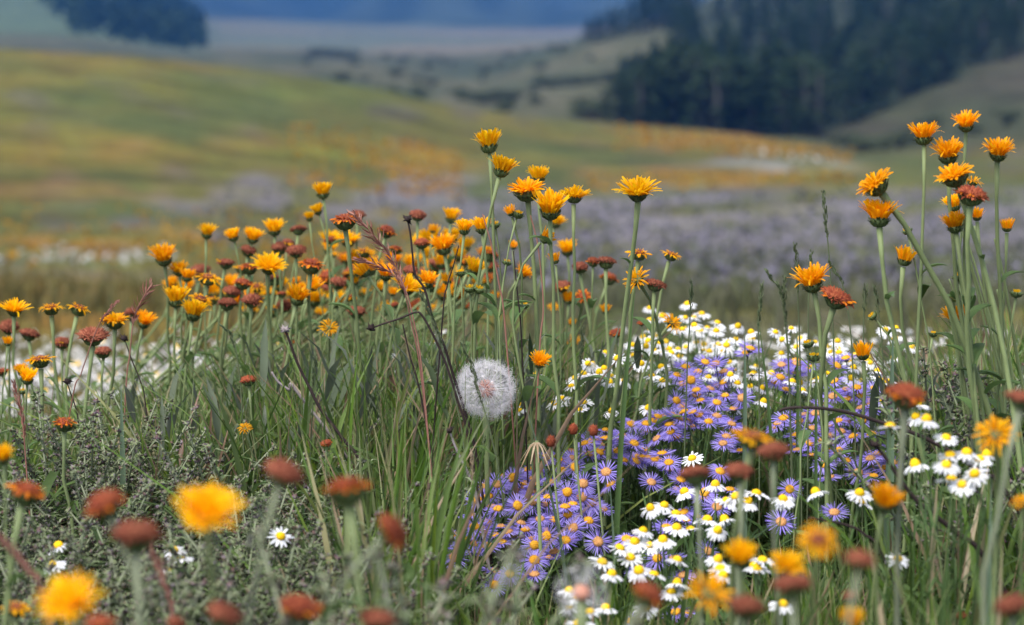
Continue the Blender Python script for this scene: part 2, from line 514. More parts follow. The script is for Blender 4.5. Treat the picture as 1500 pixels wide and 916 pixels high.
# ------------------------------------------------------------------ flower heads (unit width about 1, axis +Z, origin where rays meet the cup)
def ray_strip(mb, base, d0, d1, length, wid, seg=4, mi=0, tip=.45, out=None):
    """ray that starts along d0 and bends towards d1"""
    pts = [base]
    p = base.copy()
    for i in range(seg):
        t = (i + .5) / seg
        d = (d0 * (1 - t) + d1 * t).normalized()
        p = p + d * (length / seg)
        pts.append(p.copy())
    side = d0.cross(d1)
    if side.length < 1e-4:
        side = d0.orthogonal()
    side.normalize()
    prof = [.5, .9, 1, .95, tip] if seg == 4 else [.6, 1, .95, tip]
    nrm = side.cross(d0).normalized()
    tw = random.uniform(-.5, .5)
    side = (side * math.cos(tw) + nrm * math.sin(tw)).normalized()
    mb.strip(pts, [wid * q for q in prof[:seg + 1]], side, mi, fold=.18, nrm=nrm)


def rad(a):
    return Vector((math.cos(a), math.sin(a), 0))


def cup_mesh(big=1.0, flare=.5):
    mb = MB()
    r = .30 * big
    mb.lathe([(.05, -.33 * big), (.20 * big, -.30 * big), (r * .97, -.18 * big), (r, -.05), (r * .85, .0), (.02, .02)], 14, 0, jit=.03)
    for ring, (z, rr, ln, n) in enumerate([(-.28, .21, .17, 13), (-.18, .285, .20, 16), (-.08, .30, .18, 18)]):
        for k in range(n):
            a = 2 * math.pi * (k + ring * .5) / n + random.uniform(-.12, .12)
            u = rad(a)
            fl = flare * random.uniform(.6, 2.0)
            d0 = (u * .55 + Vector((0, 0, 1))).normalized()
            d1 = (u * (fl + .3) + Vector((0, 0, 1 - fl * .7))).normalized()
            ray_strip(mb, u * rr * big + Vector((0, 0, z * big)), d0, d1, ln * big * random.uniform(.8, 1.25), .085 * big, 3, 0, .12)
    return mb


def brush_mesh(n=104, amax=25, ln=.78, curl=.40, wid=.10, amin=0):
    mb = MB()
    for k in range(n):
        q = math.sqrt((k + .5) / n)
        a = k * 2.39996 + random.uniform(-.2, .2)
        u = rad(a)
        an = R(amin + (amax - amin) * q ** 1.25 + random.uniform(-9, 9))
        d0 = (u * math.sin(an * .8) + Vector((0, 0, math.cos(an * .8)))).normalized()
        an1 = an * 1.25 + R(curl * random.uniform(0, 70) * (1 if random.random() < .8 else 2.6))
        d1 = u * math.sin(an1) + Vector((0, 0, math.cos(an1))) + Vector((random.uniform(-.2, .2), random.uniform(-.2, .2), 0))
        ray_strip(mb, u * (.27 * q) + Vector((0, 0, -.03)), d0, d1.normalized(), ln * (.86 + .14 * q) * random.uniform(.74, 1.12), wid * random.uniform(.8, 1.2), 4, 0, .55)
    return mb


def droop_mesh(n=24, ln=.36):
    mb = MB()
    for k in range(n):
        a = 2 * math.pi * k / n + random.uniform(-.2, .2)
        u = rad(a)
        an = R(random.uniform(55, 85))
        an1 = R(random.uniform(100, 170))
        d0 = u * math.sin(an) + Vector((0, 0, math.cos(an)))
        d1 = u * math.sin(an1) + Vector((0, 0, math.cos(an1))) + Vector((random.uniform(-.25, .25), random.uniform(-.25, .25), 0))
        ray_strip(mb, u * .24 + Vector((0, 0, .04)), d0, d1.normalized(), ln * random.uniform(.75, 1.2), .085 * random.uniform(.7, 1.2), 4, 0, .5)
    # inner curled florets
    for k in range(26):
        a = k * 2.4
        u = rad(a)
        q = random.uniform(.12, .25)
        d0 = (u * .5 + Vector((0, 0, 1))).normalized()
        d1 = (u * random.uniform(.5, 1.6) + Vector((random.uniform(-.5, .5), random.uniform(-.5, .5), random.uniform(-.4, .5)))).normalized()
        ray_strip(mb, u * q + Vector((0, 0, .08)), d0, d1, .17 * random.uniform(.7, 1.3), .05, 3, 0, .6)
    return mb


def dome_mesh(r=.27, h=.16, n=110, sr=.032, sh=.07, under=-.02):
    mb = MB()
    prof = [(r * .9, under)]
    for i in range(6):
        t = i / 6 * math.pi / 2
        prof.append((r * math.cos(t), h * math.sin(t)))
    prof.append((r * .05, h))
    mb.lathe(prof, 16, 0, jit=.10 if r > .35 else .03)
    if r > .35:
        for k in range(40):            # shrivelled rays still clinging under the rim
            u = rad(random.uniform(0, 6.28))
            d1 = (u * random.uniform(.2, 1) + Vector((random.uniform(-.5, .5), random.uniform(-.5, .5), random.uniform(-1.2, .5)))).normalized()
            ray_strip(mb, u * r * random.uniform(.75, .97) + Vector((0, 0, random.uniform(-.06, .08))), (u + Vector((0, 0, .2))).normalized(), d1, random.uniform(.08, .30), .05, 3, 0, .5)
    for k in range(n):
        q = (k + .5) / n
        ph = math.acos(1 - q)
        a = k * 2.39996
        s = math.sin(ph)
        p = Vector((r * s * math.cos(a), r * s * math.sin(a), h * math.cos(ph)))
        nrm = Vector((s * math.cos(a) / r, s * math.sin(a) / r, math.cos(ph) / h)).normalized()
        nrm = (nrm + Vector((random.uniform(-.45, .45), random.uniform(-.45, .45), random.uniform(-.1, .4)))).normalized()
        mb.spike(p - nrm * sh * .2, nrm, sr * random.uniform(.8, 1.3), sh * random.uniform(.5, 1.8))
    return mb


def rim_petals(n, arc, ln=.2):
    mb = MB()
    a0 = random.uniform(0, 6.28)
    for k in range(n):
        a = a0 + arc * (k / n - .5) + random.uniform(-.15, .15)
        u = rad(a)
        d0 = (u * .9 + Vector((0, 0, .4))).normalized()
        d1 = (u * .6 + Vector((random.uniform(-.5, .5), random.uniform(-.5, .5), random.uniform(-1.1, .1)))).normalized()
        ray_strip(mb, u * random.uniform(.34, .42) + Vector((0, 0, random.uniform(0, .08))), d0, d1, ln * random.uniform(.7, 1.3), .075, 3, 0, .6)
    return mb


HEADS = {}


def head_variant(kind, specs):
    """specs: list of (part name, MB, material); first one is the green cup"""
    out = []
    mx = 0
    for nm, mb, mat in specs:
        me = mb.mesh(nm + '_' + kind, M[mat])
        out.append((nm, me))
        for v in mb.v:
            mx = max(mx, math.hypot(v[0], v[1]))
    HEADS.setdefault(kind, []).append((out, mx * 2 * .93))


for i in range(5):
    head_variant('B', [('flower_head', cup_mesh(), 'cup'), ('petals', brush_mesh(), 'petal_yellow')])
    head_variant('BO', [('flower_head', cup_mesh(flare=.8), 'cup'), ('petals', brush_mesh(100, 28, .78, .55, .098), 'petal_orange')])
    head_variant('BS', [('flower_head', cup_mesh(.9), 'cup'), ('petals', brush_mesh(92, 60, .66, .4, .10), 'petal_yellow')])
    head_variant('BSO', [('flower_head', cup_mesh(.9), 'cup'), ('petals', brush_mesh(46, 95, .54, .6, .08), 'petal_orange')])
    head_variant('BN', [('flower_head', cup_mesh(.8), 'cup'), ('petals', brush_mesh(44, 20, .66, .15, .09, 0), 'petal_orange')])
    head_variant('F', [('flower_head', cup_mesh(1.05, .7), 'cup'), ('petals', brush_mesh(90, 60, .42, .8, .09, 5), 'petal_orange')])
    head_variant('O', [('flower_head', cup_mesh(.9), 'cup'), ('petals', droop_mesh(), 'petal_orange'), ('disc', dome_mesh(.22, .14), 'brown')])
    head_variant('OR', [('flower_head', cup_mesh(1.0), 'cup'), ('petals', droop_mesh(26, .26), 'petal_rust'), ('disc', dome_mesh(.27, .16), 'red_brown')])
    head_variant('R', [('flower_head', cup_mesh(1.05, .3), 'cup'), ('disc', dome_mesh(.40, .24, 300, .038, .13, -.10), 'brown')])
    head_variant('RR', [('flower_head', cup_mesh(1.05, .9), 'cup'), ('disc', dome_mesh(.40, .24, 230, .03, .12, -.08), 'red_brown')])
    head_variant('RO', [('flower_head', cup_mesh(1.05, .4), 'cup'), ('disc', dome_mesh(.39, .24, 280, .038, .13, -.08), 'red_brown'), ('petals', rim_petals(20, 5.2), 'petal_rust')])
    head_variant('RB', [('flower_head', cup_mesh(1.05, .3), 'cup'), ('disc', dome_mesh(.39, .24, 280, .038, .13, -.08), 'brown'), ('petals', rim_petals(8, 1.4, .26), 'petal_orange')])
    head_variant('K', [('flower_head', cup_mesh(1.5, 1.0), 'cup'), ('petals', brush_mesh(22, 28, .30, .1, .09, 0), 'petal_yellow')])

# upper stem leaves, one metre long pattern scaled down
LEAVES = []
for i in range(6):
    mb = MB()
    pts, ws, sd = [], [], []
    n = 7
    d = Vector((.55, 0, .83))
    p = Vector((0, 0, 0))
    for k in range(n):
        t = k / (n - 1)
        pts.append(p.copy())
        ws.append(.27 * (math.sin(math.pi * min(1, t * .92 + .06)) ** .8) + .012)
        p = p + d * (1 / n)
        d = (d + Vector((.20, random.uniform(-.05, .05), -.10 - .12 * i / 6))).normalized()
    mb.strip(pts, ws, Vector((0, 1, 0)), 0, fold=.25, nrm=Vector((-.4, 0, .9)))
    LEAVES.append(mb.mesh('leaf', M['leaf']))


def bez(p0, p1, p2, p3, n):
    out = []
    for i in range(n + 1):
        t = i / n
        out.append(p0 * (1 - t) ** 3 + p1 * 3 * t * (1 - t) ** 2 + p2 * 3 * t * t * (1 - t) + p3 * t ** 3)
    return out


# ------------------------------------------------------------------ the orange wildflowers
LOOK = {
    'B': 'bright orange-yellow brush-shaped flower', 'BO': 'full orange brush-shaped flower', 'BS': 'shaggy golden flower with spread petals',
    'BSO': 'shaggy deep orange flower', 'BN': 'narrow half-open orange flower', 'F': 'flat-topped orange flower with curled petals',
    'O': 'fading orange flower with drooping petals', 'OR': 'rusty orange withered flower', 'R': 'dark brown spent button flower',
    'RR': 'dark red spent button flower', 'RO': 'rust-red spent flower with orange rim', 'RB': 'brown spent flower with one orange tuft',
    'K': 'green bud with yellow tip'}
# x, y where rays meet the cup, width, kind, distance, lean, facing the viewer, where, [x of the foot]
T = [
 # the tall bunch on the right
 (1415,184,38,'BO',2.32,6,0,'highest of the tall bunch below the forest',1432),
 (1353,202,44,'BO',2.35,2,0,'on a straight pale stem left of the tall bunch',1338),
 (1389,229,44,'BO',2.35,-6,0,'second from the top in the tall bunch',1440),
 (1462,226,40,'BO',2.35,2,0,'alone on the stem with one green leaf beside the tall bunch',1470),
 (1398,257,46,'F',2.30,-10,6,'flattened third tier of the tall bunch',1446),
 (1425,266,26,'BSO',2.40,14,0,'tucked behind the third tier of the tall bunch',1450),
 (1423,286,46,'RO',2.28,12,0,'frayed in the middle of the tall bunch',1448),
 (1398,302,30,'B',2.45,-8,0,'behind the frayed rust flower of the tall bunch',1452),
 (1431,318,20,'BN',2.40,-10,0,'right under the frayed rust flower',1455),
 (1399,332,36,'BO',2.32,-2,0,'lowest tier of the tall bunch',1436),
 (1282,270,46,'F',2.30,-38,4,'leaning over on a long slanting stem',1400),
 (1288,320,54,'BO',2.30,-3,0,'directly under the leaning flower',1352),
 (1328,337,16,'K',2.40,-30,0,'beside the long slanting stem of the leaning flower',1360),
 (1325,381,32,'BN',2.40,3,0,'above a broad green leaf between slanting stems',1385),
 (1190,416,48,'BO',2.40,-14,4,'above green grass spikes and beside a rust flower',1205),
 (1226,436,48,'RO',2.38,14,0,'on a curving pale stem above the asters',1300),
 (1403,470,46,'BO',2.40,2,0,'alone below the tall bunch among bare stems',1420),
 (1277,462,16,'K',2.50,-50,0,'on a bent stem right of the rust flower',1300),
 (1264,520,28,'BN',2.45,-6,4,'rising from the daisies beside a curving pale stem',1278),
 (1183,502,19,'K',2.40,-4,0,'upper of two buds above the asters',1195),
 (1192,521,21,'K',2.36,2,0,'lower of two buds above the asters',1192),
 (1475,334,20,'BN',2.40,4,0,'below the flower with the leafy stem',1480),
 (1489,428,20,'K',2.35,8,0,'at the outer edge right of the tall bunch',1480),
 (1367,488,14,'K',2.6,0,0,'among bare stems under the tall bunch',1370),
 (1404,404,20,'K',2.38,-20,0,'hidden among the stems of the tall bunch',1440),
 (1328,580,60,'RO',1.72,6,0,'out of focus in front of the daisies',1322),
 (1498,586,46,'R',1.55,6,0,'cut by the frame beside the feathery leaves',1500),
 (1458,636,52,'BSO',1.75,-5,45,'facing the viewer above the white daisy cluster',1470),
 (1498,735,30,'BSO',1.7,0,20,'cut by the frame below the daisy cluster',1500),
 (1103,642,58,'O',1.72,4,8,'blurred in front of the aster drift',1100),
 (1133,662,46,'R',1.62,8,0,'pressed against a blurred orange flower in the asters',1140),
 (1018,697,44,'R',1.68,-2,0,'on a grey stem before the asters, left of its twin',1018),
 (1082,692,42,'R',1.68,2,0,'on a grey stem before the asters, right of its twin',1080),
 (1296,738,46,'BO',1.72,4,10,'in front of the dark twig beside small daisies',1300),
 (1198,793,68,'O',1.24,-6,35,'large and blurred with a dark brown centre',1205),
 (1259,822,54,'R',1.20,10,0,'large and blurred on a thick pale stem',1272),
 (1085,820,44,'B',1.6,-3,10,'between daisies and a blurred brown flower',1088),
 (1152,830,50,'BS',1.55,0,30,'with few long petals above a brown flower',1160),
 (1040,868,66,'BSO',1.5,8,35,'untidy and drooping under three daisies',1050),
 (1160,858,60,'R',1.30,4,0,'blurred below the long-petalled golden flower',1165),
 (1093,890,60,'R',1.30,-8,0,'blurred low between two orange flowers',1098),
 (1248,912,44,'B',1.4,0,20,'low at the frame bottom under a brown flower',1250),
 (1246,874,28,'R',1.42,0,0,'small and half hidden behind a thick pale stem',1250),
 (1482,888,54,'R',1.25,0,0,'large and blurred before the dark grass',1480),
 (1407,902,20,'RR',2.0,0,20,'tiny among the dark grass near the frame bottom',1410),
 (948,872,58,'RO',1.35,28,0,'blurred and tilted among the near daisies',925),
 # the middle stand
 (716,214,38,'B',2.60,-3,0,'highest of the middle stand',724),
 (734,250,38,'B',2.55,3,0,'second highest, on a thick straight stem',722),
 (788,262,31,'B',2.80,3,0,'behind the two flat flowers of the middle stand',790),
 (772,278,48,'F',2.55,-4,4,'flat and crinkled below the highest pair',780),
 (806,309,44,'B',2.50,10,4,'wide and tilted beside a green leaf',800),
 (841,289,42,'BS',2.55,4,0,'with one hanging petal right of the middle stand',850),
 (934,283,56,'BS',2.50,0,0,'alone on a leaning stem against the purple field',905),
 (748,312,17,'BN',2.55,-18,0,'small on a side shoot of the thick stem',735),
 (759,312,20,'K',2.55,15,0,'on a side shoot of the thick stem',735),
 (680,337,29,'B',2.65,-2,0,'left one of a touching pair',680),
 (706,335,28,'B',2.68,3,0,'right one of a touching pair behind a reddish stalk',704),
 (725,328,16,'K',2.6,0,0,'between the touching pair and the thick stem',722),
 (798,350,25,'BN',2.52,48,0,'bent sideways on a thin stem',835),
 (814,328,24,'B',3.2,20,0,'blurred behind the wide tilted flower',818),
 (831,368,28,'B',3.2,0,0,'blurred yellow behind the stem of the hanging-petal flower',828),
 (752,362,14,'BN',3.0,0,0,'small round behind a dark thin stalk',752),
 (693,396,31,'B',2.95,0,0,'below the touching pair above two green buds',690),
 (675,398,17,'K',2.6,-4,0,'left of three buds under the touching pair',690),
 (688,421,19,'K',2.55,-10,0,'lower left of the twin buds',694),
 (702,422,19,'K',2.55,12,0,'lower right of the twin buds',698),
 (743,383,15,'K',2.55,2,0,'pressed against the thick stem',738),
 (813,382,18,'BN',2.7,-20,0,'half open beside a tilted grey leaf',818),
 (764,402,28,'BO',2.95,30,10,'turned away behind a dark thin stalk',770),
 (823,420,26,'RB',3.0,0,0,'half brown beside a tall green stem',824),
 (833,440,20,'BN',3.0,0,0,'left of a small dark-centred flower',830),
 (854,434,22,'OR',3.0,0,50,'small with dark centre facing the viewer',856),
 (887,456,15,'BN',3.0,-10,0,'alone above the grey leaves',890),
 (811,450,17,'BSO',3.2,0,20,'small and blurred low in the middle stand',810),
 (767,445,18,'K',2.8,0,0,'low among grey leaves of the middle stand',764),
 (850,392,26,'R',2.9,-4,0,'left of a leafy-stemmed brown and orange pair',870),
 (869,384,22,'RO',2.85,4,0,'between two brown buttons',878),
 (888,384,28,'R',2.8,2,0,'right of three joined heads by a leaning stem',890),
 (892,409,26,'RO',3.2,6,0,'blurred beneath the three joined heads',893),
 (936,372,34,'O',2.65,-2,8,'touching the leaning stem of the wide flower',938),
 (983,374,29,'O',2.75,8,4,'outermost on its own thin stem against the purple field',968),
 (932,409,36,'BSO',2.6,-30,40,'star-like beside a brown button',940),
 (960,417,29,'R',2.6,0,0,'right of the star-like orange flower',954),
 (985,472,30,'BSO',2.7,35,20,'bent over white daisies',976),
 (838,505,20,'BN',3.2,10,10,'round and blurred above a brown bud',838),
 (838,475,13,'BN',3.2,0,0,'tiny and blurred above the round orange flower',838),
 (903,488,20,'RO',2.9,0,0,'behind grey leaves left of the daisies',903),
 (940,473,13,'RO',2.9,0,0,'small beside the blurred back daisies',940),
 (790,532,26,'BO',2.48,0,35,'small and bright right of the white seed globe',798),
 (725,436,14,'BN',3.4,0,10,'tiny and blurred above the seed globe',724),
 (661,320,27,'B',3.2,0,0,'yellow and blurred left of the touching pair',662),
 (634,338,14,'BN',3.2,0,0,'small square behind the brown starry head',634),
 (650,364,37,'BO',2.9,-4,6,'broad, left of the touching pair and lower',648),
 (662,350,28,'B',3.3,8,0,'blurred behind the broad flower',664),
 (612,316,24,'R',3.0,2,0,'on a pale stem above the black dead stalk',606),
 (567,340,26,'RO',3.0,10,0,'right of the reddish grass plume',566),
 (524,316,21,'R',3.2,0,0,'behind the tip of the reddish grass plume',522),
 (505,323,36,'OR',2.7,-2,4,'at the tip of the reddish grass plume',512),
 (580,365,20,'OR',3.1,14,0,'behind the reddish grass plume',578),
 (618,357,24,'RR',2.9,-6,0,'ragged, right of the black dead stalk',618),
 (601,396,26,'R',3.0,0,0,'behind the black dead stalk',600),
 (565,403,34,'BO',2.85,6,0,'crossed by the lower reddish grass plume',566),
 (534,399,26,'BN',2.75,-30,10,'turned left beside the lower grass plume',548),
 (596,422,44,'BS',2.75,22,10,'large, at the foot of the reddish grass plume',604),
 (627,414,28,'BO',2.8,0,4,'right of the large flower at the plume foot',628),
 (655,412,20,'BN',2.9,4,0,'small beside a thin dark stalk in the middle crowd',656),
 (510,354,36,'BS',3.2,0,0,'yellow, blurred below the rusty flower at the plume tip',512),
 (484,353,18,'RO',3.2,0,0,'round and blurred left of the plume tip',484),
 (489,373,14,'BSO',3.3,0,0,'tiny, under the round rust flower',489),
 (505,381,14,'BN',3.4,0,0,'tiny yellow left of two others in the crowd',505),
 (522,380,14,'BN',3.4,0,0,'tiny yellow middle one of a row in the crowd',522),
 (537,375,18,'BN',3.4,25,0,'tiny yellow, slanted, end of a row in the crowd',536),
 (495,415,26,'R',2.95,4,0,'left of the tilted flower by the lower grass plume',496),
 (522,457,27,'R',2.95,0,0,'lowest brown one beneath the grass plumes',522),
 (520,414,16,'BN',3.1,0,0,'small, under the left-turned flower',520),
 (556,424,14,'BN',3.1,0,0,'tiny, below the flower crossed by grass plume',556),
 (575,430,14,'BN',3.1,0,0,'tiny, left of the large plume-foot flower',575),
 (578,447,14,'RO',3.0,0,0,'small, under the large plume-foot flower',578),
 (482,480,26,'BSO',2.8,6,50,'alone low above the grass, facing the viewer',484),
 # the left crowd
 (473,284,30,'B',3.05,2,0,'highest of the left crowd',470),
 (466,310,21,'B',3.05,0,0,'second highest of the left crowd',464),
 (453,320,16,'B',3.1,0,0,'smaller one beside the second highest',456),
 (402,338,28,'B',3.1,3,0,'above two brown buttons in the left crowd',402),
 (437,337,24,'R',3.1,0,0,'highest brown one in the left crowd',438),
 (370,350,28,'B',3.1,6,0,'right one of two neighbours above a brown button',366),
 (342,348,24,'B',3.1,-4,0,'left one of two neighbours above a brown button',352),
 (303,343,25,'B',3.15,2,0,'alone on a bare stem at the crowd top',306),
 (240,380,36,'BO',3.05,-8,4,'outermost flower of the left crowd',248),
 (364,367,26,'R',3.1,0,0,'under the two neighbours',364),
 (409,364,26,'R',3.1,-6,0,'left of a brown trio in the crowd',412),
 (422,357,22,'RB',3.15,4,0,'top of a brown trio in the crowd',422),
 (434,368,27,'R',3.05,2,0,'right of a brown trio in the crowd',436),
 (331,386,28,'RB',3.05,0,0,'above the withered flower in the left crowd',334),
 (262,398,26,'BO',3.05,-4,0,'upper one of a stepped pair below the outermost flower',266),
 (274,407,26,'BO',3.0,2,0,'lower one of a stepped pair below the outermost flower',276),
 (305,408,36,'O',2.95,4,4,'flat, right of the stepped pair',304),
 (394,392,46,'BS',2.95,4,25,'largest, in the heart of the left crowd',396),
 (365,392,27,'OR',3.0,-6,0,'pressed against the largest flower of the crowd',370),
 (356,415,28,'RO',2.95,0,0,'under the withered flower by the largest one',358),
 (341,428,27,'R',2.95,0,0,'upper of two stacked brown buttons',340),
 (333,445,28,'R',2.9,0,0,'lower of two stacked brown buttons',330),
 (369,441,32,'RB',2.9,4,0,'right of the two stacked brown buttons',366),
 (258,441,34,'B',2.9,-3,0,'left of the untidy drooping flower',260),
 (294,440,38,'O',2.9,6,8,'untidy, between two yellow flowers',296),
 (283,461,40,'B',2.85,8,0,'lowest yellow one of the left crowd',278),
 (436,438,40,'BO',2.85,14,4,'broad and tilted at the lower right of the crowd',424),
 (456,388,34,'OR',2.85,12,4,'on a pale stem above the broad tilted flower',468),
 (456,420,24,'BN',2.95,28,0,'slanted behind the broad tilted flower',462),
 (401,459,21,'B',3.2,0,0,'low and blurred below the stacked buttons',402),
 (423,498,26,'RO',3.3,0,0,'blurred among grass stems',423),
 (417,538,12,'BN',3.2,-40,0,'tiny, tipped over low in the grass',424),
 (364,558,25,'RR',2.55,0,0,'with pale bracts above the fuzzy grey plants',360),
 (413,431,16,'RO',3.1,0,0,'behind the broad tilted flower',414),
 (252,488,13,'BN',3.5,-30,0,'tipped over above the blurred white drift',258),
 (434,414,16,'BO',3.2,0,0,'half hidden above the broad tilted flower',434),
 # the far left row
 (21,455,40,'BS',2.80,-2,0,'leftmost tall one above a brown button',18),
 (75,452,36,'O',2.85,4,0,'ragged, with petals hanging down one side',82),
 (116,453,36,'O',2.85,0,0,'with one upright petal on a straight stem',122),
 (168,470,34,'F',2.80,2,6,'above the dark feathery grass tip',166),
 (193,461,27,'R',3.0,0,0,'between two orange flowers by the pink grass plume',186),
 (211,473,28,'BO',2.9,10,0,'behind the pink grass plume',198),
 (136,492,42,'R',2.70,0,0,'wide and flat above a smaller brown one',140),
 (151,516,26,'R',2.78,4,0,'right under the wide flat brown one',146),
 (13,480,28,'R',3.0,-4,0,'behind the stem of the leftmost tall flower',16),
 (43,490,27,'R',3.0,0,0,'right of the leftmost tall flower stem',44),
 (91,503,29,'RB',2.9,4,0,'below the ragged hanging flower',92),
 (59,528,40,'O',2.65,2,6,'daisy-like with rays drooping evenly',60),
 (40,556,30,'B',2.6,4,10,'cup-shaped under the evenly drooping flower',44),
 (32,545,22,'BO',2.75,-8,0,'behind the cup-shaped yellow flower',34),
 (11,503,15,'BN',2.8,0,0,'small against a tall stem at the frame edge',14),
 (3,545,20,'RO',2.9,0,0,'cut by the frame edge under the small one',4),
 (33,572,14,'K',2.7,0,0,'right under the cup-shaped yellow flower',34),
 (95,620,32,'OR',2.35,0,6,'arched over in the fuzzy grey plants',98),
 (359,627,18,'BSO',2.4,0,30,'small, sunk between grey plants and grass',360),
 (478,650,16,'RO',2.4,0,20,'tiny, at the edge of the green grass',478),
 # blurred foreground, left
 (4,672,34,'B',1.8,4,10,'blurred, cut by the left frame edge',2),
 (39,720,54,'OR',1.62,22,4,'blurred on a green stem near the frame edge',22),
 (153,740,64,'RO',1.32,-14,12,'blurred, upper left of a brown pair',190),
 (200,786,74,'R',1.30,8,0,'blurred, lower of a brown pair',180),
 (304,752,92,'BS',1.30,4,38,'big and blurred in front of the fuzzy plants',290),
 (416,694,66,'R',1.34,24,0,'blurred on a slanting pale stem',330),
 (508,716,76,'OR',1.36,6,6,'blurred, before the green grass',480),
 (574,780,62,'RO',1.32,58,0,'blurred and tipped sideways',480),
 (104,884,92,'BS',1.20,-8,42,'biggest and nearest, at the lower left',130),
 (24,892,46,'O',1.7,-4,10,'blurred beside a thick pale stem at the corner',34),
 (440,890,70,'RO',1.36,14,6,'blurred low, orange along its lower edge',430),
 (328,902,62,'R',1.32,6,0,'blurred, cut by the frame bottom',330),
 (552,908,62,'R',1.32,0,0,'blurred at the frame bottom below the tipped flower',552),
 (258,914,40,'R',1.4,0,0,'small, almost hidden at the frame bottom',258),
 (146,914,54,'RO',1.28,0,0,'overlapping the biggest yellow flower at the bottom',150),
]
CROWD = 'small blurred flower deep in the middle crowd behind the grass plumes'
CROWD_L = 'small blurred flower deep in the left crowd behind the brown buttons'
for i in range(84):
    mid = i % 3
    T.append((random.uniform(470, 720) if mid else random.uniform(250, 470), random.triangular(335, 470, 410) if mid else random.triangular(385, 470, 430), random.uniform(20, 30),
              random.choice(('B', 'B', 'B', 'BO', 'BO', 'BS', 'O', 'BN', 'OR', 'R', 'RO')), random.uniform(3.1, 3.6), random.gauss(0, 10), random.gauss(0, 10), CROWD if mid else CROWD_L, 0))
N_FLOWER_LABELS = set()
for (x, y, w, kind, d, lean, face, where, foot) in T:
    vi = random.randrange(5)
    specs, nominal = HEADS[kind][vi]
    if x > 1260 and y < 480 and 2.2 < d < 2.5:
        foot = x + (foot - x) * 2.3
    lean += random.gauss(0, 7)
    face += random.gauss(0, 6)
    top = P(x, y, d)
    s = 1.36 * w * d / F_PX / nominal if kind[0] in 'BF' else 1.2 * w * d / F_PX / nominal
    if d < 1.5:
        s *= .88
    axis = Vector((math.sin(R(lean)), -math.sin(R(face)) + random.uniform(-.06, .06), math.cos(R(lean)) * math.cos(R(face)))).normalized()
    fy = d + random.uniform(-.05, .08)
    fx = (foot - 750) / F_PX * d + random.uniform(-.006, .006)
    base = Vector((fx, fy, gz(fx, fy) - .01))
    label = LOOK[kind] + ', ' + where
    words = len(label.replace('-', ' ').split())
    if foot == 0:
        label, foot = where.replace('blurred flower', 'blurred ' + ('brown' if kind in ('R', 'RO') else 'orange') + ' flower'), x + random.uniform(-15, 15)
    assert label not in N_FLOWER_LABELS or 'small blurred' in label, label
    N_FLOWER_LABELS.add(label)
    if words > 16:
        print('LONG', words, label)
    root = thing('orange_wildflower', label, 'flower', base, 'orange wildflowers of the meadow')
    neck = top - axis * (.32 * s)
    L_ = (neck - base).length
    pts = bez(base, base + Vector((0, 0, 1)) * L_ * .4 + Vector((random.gauss(0, .03), random.gauss(0, .03), 0)), neck - axis * L_ * .22 + Vector((random.gauss(0, .008), 0, 0)), neck, 12)
    for i in range(2, 11):
        pts[i] = pts[i] + Vector((random.gauss(0, .0013), random.gauss(0, .0013), 0))
    r0 = min(.0035 if x > 1260 else .0031, max(.0011, s * (.10 if x > 1260 else .088))) * random.uniform(.85, 1.1)
    mb = MB()
    mb.tube([p - base for p in pts], [r0 * (1.15 - .4 * i / 12) * random.uniform(.94, 1.06) + (r0 * .45 if i == 12 else 0) for i in range(13)], 7)
    link('stem', mb.mesh('stem', M['stem_grey' if kind in ('R', 'RO') and d < 2 else 'stem']), root)
    for q in range(random.choice((2, 2, 3, 3)) if d > 2 else 1):
        t = random.uniform(.35, .93)
        i = int(t * 12)
        pp = pts[i] - base
        Ls = random.uniform(.022, .052) * (1.75 - .95 * t)
        m4 = Matrix.Translation(pp) @ Matrix.Rotation(random.uniform(0, 6.28), 4, 'Z') @ Matrix.Scale(Ls, 4)
        link('leaf', random.choice(LEAVES), root, m4)
    hm = Matrix.Translation(top - base) @ frame(axis, random.uniform(0, 6.28)) @ Matrix.Scale(s, 4)
    head = link('flower_head', specs[0][1], root, hm)
    for nm, me in specs[1:]:
        po = link(nm, me, head)
        if nm == 'disc' and kind[0] == 'R':      # no two spent heads dry alike
            po.scale = (random.uniform(.86, 1.16), random.uniform(.86, 1.16), random.uniform(.7, 1.15))
            po.rotation_euler = (random.uniform(-.2, .2), random.uniform(-.2, .2), 0)

# ------------------------------------------------------------------ asters and daisies
ASTERS, DAISIES = [], []


def small_flower(nray, r0, ln, wid, a0, a1, jit, disc, tip=.35, seg=3):
    mb = MB()
    for k in range(nray):
        a = 2 * math.pi * k / nray + random.uniform(-.1, .1)
        u = rad(a)
        t0, t1 = R(a0 + random.uniform(-jit, jit)), R(a1 + random.uniform(-jit, jit))
        d0 = u * math.sin(t0) + Vector((0, 0, math.cos(t0)))
        d1 = u * math.sin(t1) + Vector((0, 0, math.cos(t1))) + Vector((random.uniform(-.15, .15), random.uniform(-.15, .15), 0))
        ray_strip(mb, u * r0 + Vector((0, 0, random.uniform(-.01, .015))), d0, d1.normalized(), ln * random.uniform(.85, 1.08), wid * random.uniform(.8, 1.15), seg, 0, tip)
    dm = dome_mesh(*disc)
    return mb, dm


def under_cup(mb, r, h):
    mb.lathe([(.02, -h), (r * .6, -h * .9), (r, -h * .4), (r * .95, 0), (.02, .01)], 10)
    return mb


